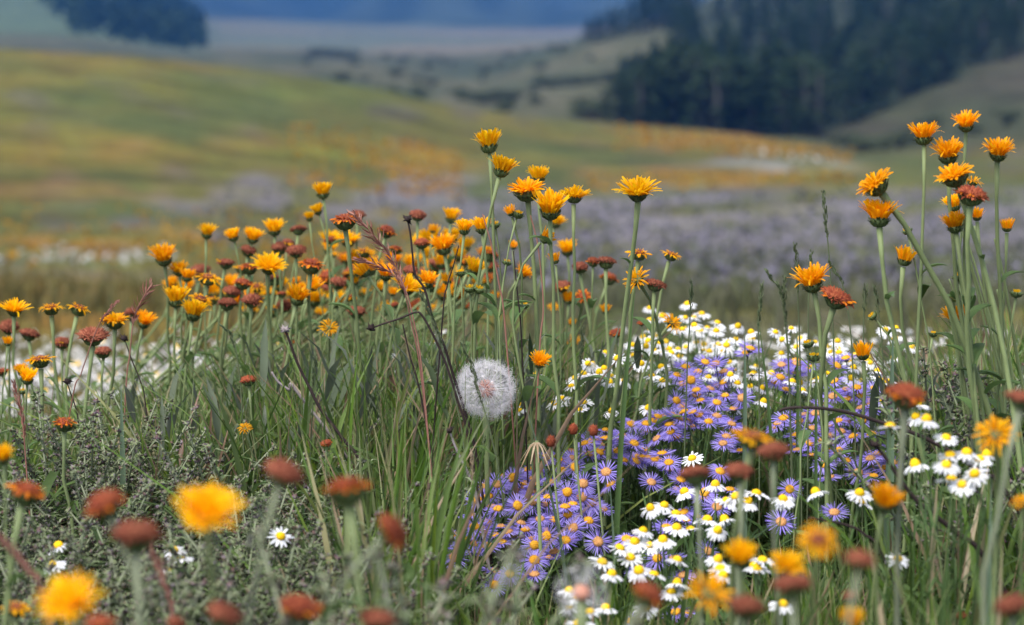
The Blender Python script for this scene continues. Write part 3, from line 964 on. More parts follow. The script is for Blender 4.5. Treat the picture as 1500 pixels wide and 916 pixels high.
for i in range(6):
    rays, dm = small_flower(random.choice((40, 46, 52)), .13, .38, .034, 78 + 6 * (i % 3), 86 + 12 * (i % 4), 9, (.16, .09, 70, .022, .045, -.03))
    ASTERS.append((rays.mesh('aster_petals', M['aster_ray']), dm.mesh('aster_disc', M['aster_disc' if i < 4 else 'aster_disc_old']), under_cup(MB(), .14, .16).mesh('aster_cup', M['cup'])))
for i in range(6):
    rays, dm = small_flower(random.choice((13, 15, 17)), .17, .47, .15, 86 + 7 * (i % 3), 112 + 14 * (i % 4), 10, (.215, .18 + .04 * (i % 4), 90, .02, .03, -.03), .55)
    DAISIES.append((rays.mesh('daisy_petals', M['white_ray']), dm.mesh('daisy_disc', M['yellow_disc']), under_cup(MB(), .15, .1).mesh('daisy_cup', M['cup'])))

A_PTS = [(876,794,1),(828,792,1),(801,786,1),(791,761,1),(811,762,0),(783,799,1),(800,736,1),(779,734,1),(780,720,0),(803,729,0),(831,721,1),(831,753,1),(862,763,1),(840,774,1),(865,737,1),(852,728,1),(854,709,1),(842,685,1),(839,672,0),(888,692,1),(895,710,0),(878,663,0),(864,666,0),(856,650,0),(887,651,0),(887,643,0),(888,631,0),(912,639,0),(924,622,0),(929,650,0),(800,670,0),(785,709,0),(782,702,0),(807,707,0),(751,700,1),(728,710,1),(709,713,0),(715,728,0),(699,733,1),(720,743,0),(730,746,0),(691,756,0),(695,772,0),(714,767,1),(705,778,1),(734,772,0),(664,784,0),(692,796,0),(684,791,0),(763,767,0),(758,741,1),(724,785,0),(828,743,0),(839,739,0),(769,776,0),
 (726,838,0),(747,841,1),(724,857,1),(812,809,0),(783,821,1),(783,842,0),(774,843,0),(666,817,1),(672,803,0),(700,808,0),(714,800,0),(735,795,0),(745,780,0),
 (992,550,0),(1012,557,1),(1004,538,0),(1033,531,0),(1048,533,0),(1093,517,0),(1099,511,0),(1087,583,1),(991,587,0),(1026,587,0),(1014,605,0),(1002,604,0),(973,611,0),(964,611,0),(959,617,0),(947,621,0),(1038,618,0),(1072,622,0),(1040,570,0),(1060,560,0),(1075,600,0),(1060,545,0),(1022,545,0),(1020,572,0),(1050,590,0),(1062,580,0),(985,609,0),(994,613,0),(1008,618,0),(1024,608,0),(1050,610,0),(980,622,0),(1064,640,0),
 (1167,534,0),(1166,529,0),(1145,535,0),(1143,553,0),(1226,536,0),(1239,525,0),(1222,559,0),(1241,571,0),(1255,568,0),(1260,579,0),(1241,585,0),(1220,581,0),(1281,570,0),(1274,595,1),(1261,598,0),(1263,615,1),(1277,637,0),(1148,613,0),(1140,621,0),(1171,618,0),(1166,638,0),(1204,593,0),(1213,624,0),(1228,617,0),(1206,646,0),(1195,606,0),(1180,608,0),(1190,628,0),(1232,632,0),(1250,640,0),(1215,640,0),(1186,650,0),
 (1228,661,1),(1207,681,1),(1257,693,1),(1168,660,0),(1157,717,1),(1222,751,1),(1205,647,0),(1306,655,0),(1308,678,0),(1299,685,0),(1275,672,0),(1286,666,0),(1280,698,0),(1144,765,1),(1190,668,0),(1215,700,0),(1240,675,0),
 (1055,691,1),(998,703,0),(1032,722,1),(1050,743,1),(1002,721,0),(1069,718,0),(970,665,0),(962,643,0),(982,633,1),(990,640,0),(980,678,0),(1059,650,0),(1071,622,0),(1020,757,0),(976,772,0),(954,707,0),(1002,751,0),
 (963,818,1),(975,773,0),(986,818,0),(1001,843,0),(1004,899,0),(990,897,0),(1037,808,1),(918,790,0),(923,910,0),(936,835,0)]
D_PTS = [(914,559),(893,561),(878,547),(843,555),(904,525),(887,517),(861,533),(867,536),(855,548),(837,566),(946,508),(958,514),(966,503),(983,518),(955,551),(970,558),(969,538),(939,533),(949,599),(896,604),(894,552),(885,540),(925,622),(849,601),(855,590),(824,585),(999,483),(1049,486),(1064,506),(1038,553),(1080,562),(1070,550),(1116,570),(1033,574),(1074,600),(1100,567),(1104,548),
 (787,549),(760,602),(764,594),(823,584),(812,592),(1136,487),(1229,517),(1246,555),(1285,545),(1290,556),(1145,518),(1199,556),(1171,562),(1175,573),(1297,484),(1102,549),(1212,548),(1190,560),(1160,560),(1130,548),(1118,590),(1250,540),(1300,560),(1293,590)]
D_NEAR = [(1304,625,1.95),(1357,616,1.95),(1386,642,1.95),(1386,682,1.9),(1392,667,1.95),(1416,664,1.95),(1435,674,1.95),(1428,695,1.9),(1394,703,1.92),(1409,711,1.9),(1341,682,2.0),(1195,722,2.15),(1148,733,2.1),(1259,723,2.1),(1261,736,2.1),(1343,594,2.1),(1342,611,2.1),(1445,668,2.0),
 (990,753,2.15),(953,745,2.15),(973,741,2.2),(991,774,2.12),(1011,776,2.15),(942,778,2.1),(971,792,2.08),(930,794,2.1),(1036,762,2.15),(1062,763,2.15),(1051,778,2.1),(1095,735,2.15),(1078,727,2.15),(1108,723,2.15),(1048,711,2.25),(1147,732,2.1),(1064,735,2.2),(1014,672,2.4),(1003,721,2.3),
 (908,803,2.08),(923,817,2.08),(931,796,2.1),(882,824,2.05),(896,842,2.0),(936,837,2.05),(958,842,2.05),(992,821,2.05),(992,856,2.05),(983,867,2.05),(951,799,2.15),(971,796,2.1),(834,866,2.0),(848,878,1.95),(864,897,1.92),(887,891,2.0),(835,890,2.0),(946,891,1.95),(848,914,1.9),(1051,821,2.0),(1055,833,1.98),(1059,844,1.95),(1110,834,2.0),(1117,821,2.0),(1104,830,2.05),
 (77,829,2.0),(255,807,2.05),(263,817,2.05),(247,836,2.0),(86,800,2.1),(411,786,2.1),(1315,819,1.95),(1147,886,1.9)]
D_BACK = [(1007,446),(1028,460),(1017,466),(1027,485),(1015,480),(1036,481),(1004,466),(951,452),(951,470),(970,463),(942,495),(1078,498),(1049,506)]


def dep(y):
    return 2.3 + (860 - y) / 340 * .45


STEM_SHARED = {}


def placed(name, cat, label, group, x, y, d, wpx, face, kit, stemmat, h_extra=.12):
    top = P(x, y, d)
    s = wpx * d / F_PX
    lean = random.gauss(0, 14)
    fc = face + random.gauss(0, 10)
    axis = Vector((math.sin(R(lean)), -math.sin(R(fc)), max(.1, math.cos(R(fc))))).normalized()
    bx, by = top.x + random.uniform(-.035, .035), d + random.uniform(.0, .06)
    base = Vector((bx, by, gz(bx, by) - .005))
    if base.z > top.z - .05:
        base.z = top.z - .1
    root = thing(name, label, cat, base, group)
    neck = top - axis * (.1 * s)
    L_ = (neck - base).length
    pts = bez(base, base + Vector((0, 0, L_ * .4)), neck - axis * L_ * .3, neck, 7)
    mb = MB()
    mb.tube([p - base for p in pts], [.0011 - .0004 * i / 7 for i in range(8)], 5)
    # narrow stem leaves belong to the stem's own outline
    for q in range(9):
        i = random.randrange(2, 7)
        pp = pts[i] - base
        u = rad(random.uniform(0, 6.28))
        ln = random.uniform(.012, .028)
        mb.strip([pp, pp + (u + Vector((0, 0, .8))) * ln * .5, pp + (u * 1.6 + Vector((0, 0, .9))) * ln * .8], [.001, .0028, .0006], Vector((-u.y, u.x, 0)))
    link('stem', mb.mesh('stem', M[stemmat]), root)
    hm = Matrix.Translation(top - base) @ frame(axis, random.uniform(0, 6.28)) @ Matrix.Scale(s, 4)
    head = link('flower_head', kit[2], root, hm)
    link('petals', kit[0], head)
    link('disc', kit[1], head)
    return root


# labels: the flowers that stand out in each cluster by their place in it get words of their own, the rest of a cluster shares one
def cluster_labels(pts, base_label, who):
    xs = [p[0] for p in pts]; ys = [p[1] for p in pts]
    lab = {}
    def pick(key, text, rev=False):
        k = sorted(range(len(pts)), key=key, reverse=rev)
        for i in k:
            if i not in lab:
                lab[i] = text
                return
    if len(pts) > 3:
        pick(lambda i: ys[i], f'{who[0]}, topmost of {who[1]}')
        pick(lambda i: ys[i], f'{who[0]}, lowest of {who[1]}', True)
        pick(lambda i: xs[i], f'{who[0]}, leftmost of {who[1]}')
        pick(lambda i: xs[i], f'{who[0]}, rightmost of {who[1]}', True)
    return [lab.get(i, base_label) for i in range(len(pts))]


ac = {}
for p in A_PTS:
    x, y, _ = p
    if y > 725 and x < 820 and x >= 755: k = 'mid'
    elif x < 760: k = 'left'
    elif x < 945 and y < 875 and y > 600: k = 'bend' if y < 715 else 'mid'
    elif y < 632 and x < 1125: k = 'top'
    elif y < 652: k = 'right'
    elif x > 1120: k = 'low_right'
    else: k = 'gap'
    ac.setdefault(k, []).append(p)
A_WORDS = {
    'left': ('lavender aster flower in the dark-stemmed left end of the drift', ('lavender aster', 'the left end of the aster drift')),
    'mid': ('lavender aster flower with golden centre in the open middle of the drift', ('open lavender aster', 'the wide-open middle asters')),
    'bend': ('lavender aster flower where the drift bends up towards the daisies', ('lavender aster', 'the asters where the drift bends upward')),
    'top': ('lavender aster flower mingled with white daisies at the crest of the drift', ('lavender aster', 'the asters mingled with white daisies at the crest')),
    'right': ('lavender aster flower behind the dark arching twig', ('lavender aster', 'the asters behind the dark arching twig')),
    'low_right': ('lavender aster flower in the shaded patch below the dark arching twig', ('lavender aster', 'the asters below the dark arching twig')),
    'gap': ('lavender aster flower scattered among the lower white daisies', ('lavender aster', 'the asters scattered among the lower daisies')),
}
for k, pts in ac.items():
    for (x, y, f), lab in zip(pts, cluster_labels(pts, *A_WORDS[k])):
        kit = random.choice(ASTERS if random.random() < .8 else ASTERS[4:])
        d = dep(y) + random.uniform(-.02, .03)
        if y > 730 and x > 900:
            d = 2.3
        wpx = random.uniform(40, 47) * (1.0 if f else .95) * (2.5 / d) ** .6
        placed('purple_aster', 'aster', lab, 'lavender asters of the drift', x, y, d, wpx, 48 if f else 14, kit, 'leaf')

# a few more asters low inside the drift, half hidden by the ones above
extra = [(735 + 11 * i + random.uniform(-8, 8), 712 - 5.2 * i + random.uniform(-8, 14)) for i in range(16)] + [(905 + 9 * i, 660 + random.uniform(-12, 22)) for i in range(9)]
for i in range(60):
    x, y, _ = random.choice(A_PTS)
    if 660 < x < 1300 and y < 800:
        extra.append((x + random.uniform(-22, 22), y + random.uniform(4, 22)))
for (x, y) in extra:
    placed('purple_aster', 'aster', 'half hidden lavender aster flower low inside the drift', 'lavender asters of the drift', x, y, dep(y) + .06, random.uniform(36, 42), 12, random.choice(ASTERS), 'leaf')

dc = {}
for (x, y) in D_PTS:
    k = 'globe' if x < 930 and y > 510 and x > 800 else ('few' if x <= 800 else ('top' if x < 1125 else 'right'))
    dc.setdefault(k, []).append((x, y, dep(y) + random.uniform(.0, .08) + (.1 if y < 520 else 0)))
for (x, y, d) in D_NEAR:
    k = 'cluster' if x > 1300 and y < 730 else ('below' if x > 820 and x < 1130 else ('left_low' if x < 500 else ('low' if x < 1300 else 'single')))
    dc.setdefault(k, []).append((x, y, d))
D_WORDS = {
    'globe': ('white daisy with yellow cone right of the fluffy seed globe', ('white daisy', 'the daisies right of the fluffy seed globe')),
    'few': ('white daisy right beside the fluffy seed globe', ('white daisy', 'the three daisies touching the seed globe')),
    'top': ('white daisy in the bright crest above the asters', ('white daisy', 'the bright crest above the asters')),
    'right': ('white daisy behind the asters under the tall orange bunch', ('white daisy', 'the daisies behind the right-hand asters')),
    'cluster': ('blurred white daisy with domed yellow centre in the cluster by the dark twig', ('blurred white daisy', 'the daisy cluster by the dark twig')),
    'below': ('white daisy with domed yellow centre in the near patch below the asters', ('white daisy', 'the near daisy patch below the asters')),
    'left_low': ('small white daisy sunk in the fuzzy grey plants', ('small white daisy', 'the few daisies in the fuzzy grey plants')),
    'low': ('white daisy standing in the shaded lower asters', ('white daisy', 'the daisies in the shaded lower asters')),
    'single': ('white daisy alone in dark grass below the twig', ('white daisy', 'the dark grass below the twig')),
}
n_d = 0
few_w = ['white daisy hanging under the small bright flower beside the seed globe', 'lower white daisy of two against the seed globe', 'upper white daisy of two against the seed globe']
for k, pts in dc.items():
    labs = cluster_labels(pts, *D_WORDS[k])
    if k == 'few':
        labs = few_w
    for (x, y, d), lab in zip(pts, labs):
        placed('white_daisy', 'daisy', lab, 'white daisies of the meadow', x, y, d, random.uniform(28, 34) * 2.45 / d * (.86 if d > 2.4 else .9), random.choice((-4, 2, 8, 24)), random.choice(DAISIES), 'leaf')
        n_d += 1
# blurred daisies behind
bk = [(x, y, random.uniform(3.05, 3.3)) for x, y in D_BACK]
while len(bk) < 60:
    x, y = random.uniform(925, 1090), random.triangular(455, 545, 515)
    if y > 455 + abs(x - 1000) * .25:
        bk.append((x, y, random.uniform(2.95, 3.35)))
for i in range(32):
    bk.append((random.uniform(1100, 1340), random.triangular(478, 590, 520), random.uniform(2.9, 3.3)))
for (x, y, d) in bk:
    lab = 'blurred white daisy in the crowded drift behind the aster crest' if x < 1095 else 'blurred white daisy glimpsed between green stems under the tall bunch'
    placed('white_daisy', 'daisy', lab, 'white daisies of the meadow', x, y, d, random.uniform(18, 23), random.choice((2, 12, 22)), random.choice(DAISIES), 'leaf')
    n_d += 1
lf = []
while len(lf) < 66:
    x, y = random.uniform(0, 340), random.triangular(500, 600, 560)
    lf.append((x, y, 4.6 + (600 - y) / 100 * 1.6))
for i in range(26):
    lf.append((random.uniform(330, 720), random.uniform(475, 560), random.uniform(4.2, 5.2)))
for (x, y, d) in lf:
    lab = 'blurred white daisy in the drift behind the left flower row' if x < 335 else 'blurred white daisy glimpsed through the middle grass stems'
    placed('white_daisy', 'daisy', lab, 'white daisies of the meadow', x, y, d, random.uniform(16, 20), random.choice((2, 12, 22)), random.choice(DAISIES), 'leaf')
    n_d += 1
print('daisies', n_d, 'asters', len(A_PTS) + len(extra), 'orange', len(T))

# the rest of the left white drift reads as one mass
mbw, mby = MB(), MB()


def blossom(mb, p, r, n=5):
    for k in range(n):
        u = rad(random.uniform(0, 6.28)) * r * .6
        v = Vector((random.uniform(-1, 1), random.uniform(-1, 1), random.uniform(-.5, 1))).normalized()
        a = v.orthogonal().normalized(); b = v.cross(a)
        c = p + u + Vector((0, 0, random.uniform(-.4, .4) * r))
        q = r * random.uniform(.5, .9)
        mb.add([c - a * q, c - b * q, c + a * q, c + b * q], [(0, 1, 2, 3)])


for i in range(1150):
    x = random.uniform(-120, 420)
    d = random.uniform(3.9, 7.0)
    X_ = (x - 750) / F_PX * d
    blossom(mbw, Vector((X_, d, gz(X_, d) + random.uniform(.12, .26))), .008, 5)
for i in range(260):
    x = random.uniform(900, 1500)
    d = random.uniform(3.2, 5.0)
    X_ = (x - 750) / F_PX * d
    blossom(mbw, Vector((X_, d, gz(X_, d) + random.uniform(.10, .24))), .008, 5)
o = link('white_flower_drift', mbw.mesh('white_flower_drift', M['white_meadow'], False))
tag(o, 'mass of tiny white blossoms behind the foreground flowers', 'white flowers', kind='stuff')

# ------------------------------------------------------------------ seed globe
def seed_globe(x, y, wpx, d, foot, label, sparse=1.0, stem_mat='stem'):
    c = P(x, y, d)
    rad_ = wpx * d / F_PX / 2
    fx = (foot - 750) / F_PX * d
    base = Vector((fx, d + .02, gz(fx, d + .02) - .01))
    root = thing('goatsbeard_seed_globe', label, 'seed head', base, None)
    pts = bez(base, base + Vector((0, 0, .15)), c + Vector((0.0, 0, -.15)), c + Vector((0, 0, -rad_ * .12)), 10)
    mb = MB()
    mb.tube([p - base for p in pts], [.0026 + (.0012 if i > 8 else 0) for i in range(11)], 8)
    link('stem', mb.mesh('stem', M[stem_mat]), root)
    mb = MB()
    mb.lathe([(.002, -.006), (.006, -.003), (.0065, .0), (.004, .004), (.001, .005)], 10)
    link('receptacle', mb.mesh('receptacle', M['achene']), root, Matrix.Translation(c - base))
    # one seed: achene, thin beak, feathery parasol (axis +Z)
    metas = []
    for v in range(3):
        mb = MB(); mp = MB()
        mb.tube([Vector((0, 0, .08)), Vector((0, 0, .18)), Vector((0, 0, .32))], [.024, .030, .012], 4)
        mp.tube([Vector((0, 0, .32)), Vector((0, 0, .70))], [.011, .009], 3)
        for k in range(22):
            a = 2 * math.pi * k / 22 + random.uniform(-.1, .1)
            u = rad(a)
            t = Vector((-u.y, u.x, 0))
            ln = random.uniform(.30, .42)
            p0 = Vector((0, 0, .70)); p1 = p0 + (u * .7 + Vector((0, 0, .55))) * ln * .5; p2 = p0 + (u * 1.0 + Vector((0, 0, .62 + random.uniform(-.2, .15)))) * ln
            mp.strip([p0, p1, p2], [.008, .006, .0035], t)
            for q in range(3):
                s_ = random.choice((-1, 1))
                pp = p0.lerp(p2, .35 + .2 * q)
                mp.strip([pp, pp + (t * s_ * .8 + u * .5 + Vector((0, 0, random.uniform(-.3, .3)))) * .10], [.005, .003], Vector((0, 0, 1)))
        metas.append((mb.mesh('seed', M['achene']), mp.mesh('pappus', M['pappus'])))
    n = int(88 * sparse)
    for k in range(n):
        zc = 1 - 2 * (k + .5) / n
        if zc < -.93 or random.random() < .08:
            continue
        ph = math.acos(zc)
        a = k * 2.39996 + random.uniform(-.2, .2)
        ax = Vector((math.sin(ph) * math.cos(a), math.sin(ph) * math.sin(a), math.cos(ph)))
        if ax.dot(Vector((.62, -.62, .48))) > .95:      # a few seeds have blown away
            continue
        se, pa = random.choice(metas)
        m4 = Matrix.Translation(c - base) @ frame(ax, random.uniform(0, 6)) @ Matrix.Scale(rad_ * random.uniform(.93, 1.05), 4)
        so = link('seed', se, root, m4)
        link('pappus', pa, so)
    return root


seed_globe(712, 570, 96, 2.47, 722, 'round fluffy white seed globe with pinkish heart standing in the middle of the grass')
seed_globe(852, 868, 92, 1.50, 858, 'blurred fluffy pinkish seed globe low in front of the near daisies', .22)

# ------------------------------------------------------------------ grass spikes, dead stalks and other single stalks, laid out as they lean
def path3(pts, d, d_foot=None):
    """pixel path -> smooth 3-D path, continued to the ground"""
    ps = [P(x, y, d) for x, y in pts]
    last, prev = ps[-1], ps[-2]
    g = gz(last.x, d)
    if last.z > g + .03:
        dr = (last - prev).normalized()
        dr = Vector((dr.x * .5, 0, min(dr.z, -.7))).normalized()
        ps.append(last + dr * ((last.z - g) * .5))
        end = ps[-1] + Vector((dr.x * .2 * (ps[-1].z - g), .02, -(ps[-1].z - g)))
        ps.append(end)
    # Catmull-Rom resample
    out = []
    for i in range(len(ps) - 1):
        p0 = ps[max(i - 1, 0)]; p1 = ps[i]; p2 = ps[i + 1]; p3 = ps[min(i + 2, len(ps) - 1)]
        for k in range(6):
            t = k / 6
            out.append(.5 * ((2 * p1) + (p2 - p0) * t + (2 * p0 - 5 * p1 + 4 * p2 - p3) * t * t + (3 * p1 - p0 - 3 * p2 + p3) * t ** 3))
    out.append(ps[-1])
    return out


def stalk(name, cat, label, pts, d, r, mat, spike_len=0, spike=None, knob=None, group=None, sprays=1.0):
    path = path3(pts, d)
    base = path[-1].copy()
    root = thing(name, label, cat, base, group)
    mb = MB()
    n = len(path)
    mb.tube([p - base for p in path], [r * (.55 + .45 * i / n) for i in range(n)], 6)
    link('stem', mb.mesh('stem', M[mat]), root)
    if spike:
        mb = MB()
        acc = 0
        step = .0026
        nxt = 0
        for i in range(n - 1):
            seg = (path[i + 1] - path[i])
            L_ = seg.length
            while nxt < acc + L_:
                if nxt > spike_len:
                    break
                p = path[i] + seg * ((nxt - acc) / L_) - base
                t = -seg.normalized()
                for q in range(2):
                    u = Vector((random.uniform(-1, 1), random.uniform(-1, 1), random.uniform(-.4, .4))).normalized()
                    env = math.sin(math.pi * min(1, (nxt / spike_len) * .85 + .12))
                    ln = .0075 * (.6 + .6 * env) * random.uniform(.7, 1.2) * sprays
                    dr = (t + u * .45 * sprays).normalized()
                    s_ = dr.cross(u).normalized()
                    mb.strip([p, p + dr * ln * .5 + u * .0006, p + dr * ln], [.0009, .0021, .0004], s_, fold=.4, nrm=u)
                nxt += step
            acc += L_
        link('seed_head', mb.mesh('seed_head', M[spike]), root)
    if knob:
        mb = MB()
        for k in range(26):
            u = Vector((random.uniform(-1, 1), random.uniform(-1, 1), random.uniform(-.3, 1))).normalized()
            mb.spike(path[0] - base, u, .0025, .007 * random.uniform(.6, 1.2))
        link('dry_bud', mb.mesh('dry_bud', M[knob]), root)
    return root


RG = 'reddish grass plumes'
stalk('grass_plume', 'grass plume', 'tall reddish grass plume arching through the middle crowd', [(520,316),(534,330),(555,354),(574,380),(588,412),(600,460),(618,560)], 2.5, .0011, 'red_grass', .10, 'red_grass', group=RG, sprays=1.9)
stalk('grass_plume', 'grass plume', 'lower reddish grass plume crossing the orange flowers', [(526,380),(550,388),(575,401),(592,420),(606,470),(620,560)], 2.48, .001, 'red_grass', .06, 'red_grass', group=RG, sprays=1.6)
stalk('grass_plume', 'grass plume', 'pinkish grass plume beside the far left flower row', [(222,419),(212,432),(203,450),(195,474),(190,520),(184,580)], 2.6, .001, 'red_grass', .05, 'red_grass', group=RG, sprays=1.8)
stalk('grass_plume', 'grass plume', 'thin dark reddish grass tip leaning over the wide flat brown flower', [(171,444),(160,455),(148,470),(135,500),(118,550),(105,590)], 2.6, .0009, 'red_grass', .03, 'red_grass', group=RG)
stalk('grass_plume', 'grass plume', 'pale pink grass spike near the lower left flower stems', [(20,562),(26,580),(31,605),(36,650)], 2.45, .001, 'red_grass', .06, 'red_grass', group=RG)
stalk('grass_plume', 'grass plume', 'tan upright grass spike left of the asters', [(691,662),(692,690),(693,722),(694,770)], 2.3, .001, 'straw', .05, 'straw', group=RG, sprays=.6)
stalk('grass_plume', 'grass plume', 'blurred pink grass stalk in the lower left corner', [(-10,780),(20,810),(45,842),(70,900)], 1.5, .0018, 'red_grass', .05, 'red_grass', group=RG)
stalk('grass_plume', 'grass plume', 'reddish grass stalk behind the big blurred yellow flower', [(222,805),(235,840),(248,880),(256,930)], 1.7, .0015, 'red_grass', .05, 'red_grass', group=RG)
for lab, pts in [('thin reddish stalk crossing the touching flower pair', [(707,314),(713,335),(720,360),(731,416),(740,480)]),
                 ('thin reddish stalk left of the wide tilted flower', [(777,316),(783,338),(789,368),(796,450),(790,520)]),
                 ('thin dark stalk before the small round orange flower', [(752,368),(755,400),(759,440),(764,500)]),
                 ('dark slanting stalk beside the broad orange flower', [(672,360),(664,390),(655,420),(648,470)])]:
    stalk('bare_stalk', 'stalk', lab, pts, 2.52, .0012, 'dead' if 'dark' in lab else 'red_grass', group='bare stalks in the middle stand')
GS = 'green grass spikes'
for lab, pts, sl in [
    ('tallest thin green grass spike against the purple field', [(1206,283),(1209,320),(1214,370),(1218,440),(1222,540)], .05),
    ('green grass spike behind the wide orange flower above the asters', [(1165,361),(1167,395),(1169,440),(1172,540)], .05),
    ('short green spike tip showing right of a taller one', [(1189,370),(1186,400),(1184,450),(1184,540)], .04),
    ('leaning green grass spike left of a pair', [(1123,397),(1133,412),(1143,425),(1150,470),(1156,560)], .05),
    ('thick upright green grass spike of a pair', [(1149,407),(1149,440),(1152,480),(1156,560)], .06),
    ('green grass spike above the white daisy crest', [(1116,416),(1113,450),(1111,480),(1112,560)], .05),
    ('thin green spike on the bright daisy crest', [(1013,413),(1012,440),(1010,480),(1006,560)], .04),
    ('green spike slanting over the rust flower', [(1215,385),(1224,400),(1234,416),(1244,470),(1250,560)], .03),
    ('green grass spike behind the bent bud', [(1281,422),(1284,440),(1288,470),(1294,540)], .03),
    ('faint green grass spike in the wide gap above daisies', [(1268,420),(1266,450),(1265,490),(1265,560)], .03),
    ('long green grass spike crossing the seed globe', [(677,502),(684,520),(691,537),(698,561),(704,584),(711,606),(722,650),(735,720)], .07),
    ('green grass spike left of the seed globe', [(616,430),(628,455),(643,493),(655,540),(668,590),(680,660)], .07),
    ('green grass spike before the left end of the asters', [(709,642),(706,680),(702,730),(700,800)], .06),
    ('green grass spike at the foot of the black stalk', [(552,560),(556,600),(560,650),(562,720)], .05),
    ('green grass spike among stems right of the middle stand', [(853,480),(851,520),(849,570),(850,620)], .05),
    ('slim green spike left of the brown trio', [(462,520),(460,550),(458,600),(455,660)], .05),
    ('drooping green spike above the fuzzy plants', [(326,478),(338,492),(345,512),(352,560),(356,640)], .03),
    ('green grass spike left of the near daisies', [(762,700),(755,760),(748,830),(745,900)], .05)]:
    stalk('grass_spike', 'grass spike', lab, pts, 2.44 if 'globe' in lab or 'asters' in lab else 2.55, .0011, 'green_spike', sl, 'green_spike', group=GS, sprays=.8)
DS = 'dead stalks'
stalk('dead_stalk', 'dead stalk', 'tall black dead stalk with a dry bud through the middle crowd', [(597,322),(601,342),(604,370),(608,402),(622,424),(634,468),(651,508),(664,550),(680,600),(700,680)], 2.46, .0019, 'dead', knob='dead', group=DS)
stalk('dead_stalk', 'dead stalk', 'black forked dead branch reaching left with a knob', [(543,482),(560,475),(585,467),(608,458),(618,462),(634,490),(652,530),(668,580),(690,660)], 2.44, .0017, 'dead', knob='dead', group=DS)
stalk('dead_stalk', 'dead stalk', 'black dead stalk with pale tip left of the lone low flower', [(418,484),(424,500),(437,535),(452,565),(470,600),(500,640),(540,700)], 2.5, .0023, 'dead', knob='pale_dead', group=DS)
stalk('dead_stalk', 'dead stalk', 'second black stalk right behind the tall one', [(590,475),(600,520),(612,560),(624,620),(636,700)], 2.5, .0015, 'dead', group=DS)
stalk('dead_stalk', 'dead stalk', 'grey stalk with a dark spiky bud below the seed globe', [(659,632),(665,650),(675,672),(686,695),(700,740)], 2.36, .0021, 'pale_dead', knob='dead', group=DS)
stalk('dead_stalk', 'dead stalk', 'grey slanting stalk with a small bud left of the asters', [(630,715),(645,745),(665,780),(690,815)], 2.33, .0014, 'pale_dead', knob='dead', group=DS)
stalk('dead_stalk', 'dead stalk', 'pale bent dry stalk low in the left grass', [(398,545),(408,560),(425,572),(438,578)], 2.6, .0022, 'pale_dead', group=DS)
stalk('dead_stalk', 'dead stalk', 'dark thin stalk with a purple bud in the far left row', [(182,497),(187,510),(194,530),(206,560),(214,600)], 2.6, .001, 'dead', knob='dead', group=DS)
stalk('dead_stalk', 'dead stalk', 'short dark stalk with a bud between left stems', [(98,560),(103,575),(110,595),(116,630)], 2.6, .0011, 'dead', knob='dead', group=DS)
stalk('twig', 'twig', 'long dark arching twig over the right-hand asters', [(1141,603),(1150,599),(1173,597),(1210,599),(1240,604),(1266,611),(1297,621),(1336,634),(1371,650),(1420,680),(1480,730)], 2.2, .0026, 'dead', group=DS)
stalk('twig', 'twig', 'dark twig slanting down beside the orange flower at the shaded asters', [(1282,652),(1295,668),(1310,690),(1330,718),(1350,740),(1400,780),(1450,830)], 2.05, .003, 'dead', knob='dead', group=DS)
stalk('twig', 'twig', 'thin dark twig low above the big blurred orange flower', [(1184,758),(1210,763),(1235,768),(1265,782),(1300,830)], 2.05, .0017, 'dead', group=DS)

for i in range(11):
    x0 = random.uniform(1385, 1470)
    y0 = random.uniform(330, 470)
    sl = random.uniform(.12, .32)
    stalk('bare_stalk', 'stalk', 'pale green bare stem among the legs of the tall bunch', [(x0 - 6, y0), (x0 + sl * 60, y0 + 70), (x0 + sl * 150, y0 + 160), (x0 + sl * 260, y0 + 270)], random.uniform(2.35, 2.55), random.uniform(.0016, .0026), 'stem', group='bare stems of the tall bunch')
# spent goatsbeard: tan bracts hanging like spokes
c0 = P(786, 646, 2.36)
base = Vector((c0.x + .004, 2.38, gz(c0.x, 2.38)))
rt = thing('spent_seed_head', 'spent straw seed head with bracts hanging like umbrella spokes', 'seed head', base)
mb = MB(); mb.tube([Vector((0, 0, 0)), Vector((.004, -.01, .15)), c0 - base], [.002, .002, .0022], 6)
link('stem', mb.mesh('stem', M['stem']), rt)
mb = MB()
for k in range(13):
    a = 2 * math.pi * k / 13
    u = rad(a)
    ln = random.uniform(.018, .027)
    mb.strip([c0 - base, c0 - base + (u * .55 + Vector((0, 0, -.35))) * ln * .6, c0 - base + (u * .85 + Vector((0, 0, -1.0))) * ln], [.0012, .0022, .0005], Vector((-u.y, u.x, 0)))
link('bract', mb.mesh('bract', M['straw']), rt)
for lab, x, y, d in [('dry russet bud below the daisies, highest of three', 840, 630, 2.45), ('dry russet bud below the daisies, with a second lump beneath it', 807, 648, 2.42), ('dry russet bud touching the top of the aster bend', 869, 632, 2.42)]:
    top = P(x, y, d)
    base = Vector((top.x + .01, d + .01, gz(top.x, d)))
    rt = thing('dry_bud_stalk', lab, 'dry bud', base, 'dry russet buds')
    mb = MB(); mb.tube([Vector((0, 0, 0)), (top - base) * .6 + Vector((.01, 0, 0)), top - base], [.0014, .0013, .0012], 5)
    link('stem', mb.mesh('stem', M['stem']), rt)
    mb = dome_mesh(.5, .7, 90, .07, .25, -.5)
    link('bud', mb.mesh('bud', M['red_brown']), rt, Matrix.Translation(top - base) @ Matrix.Scale(.0085, 4))

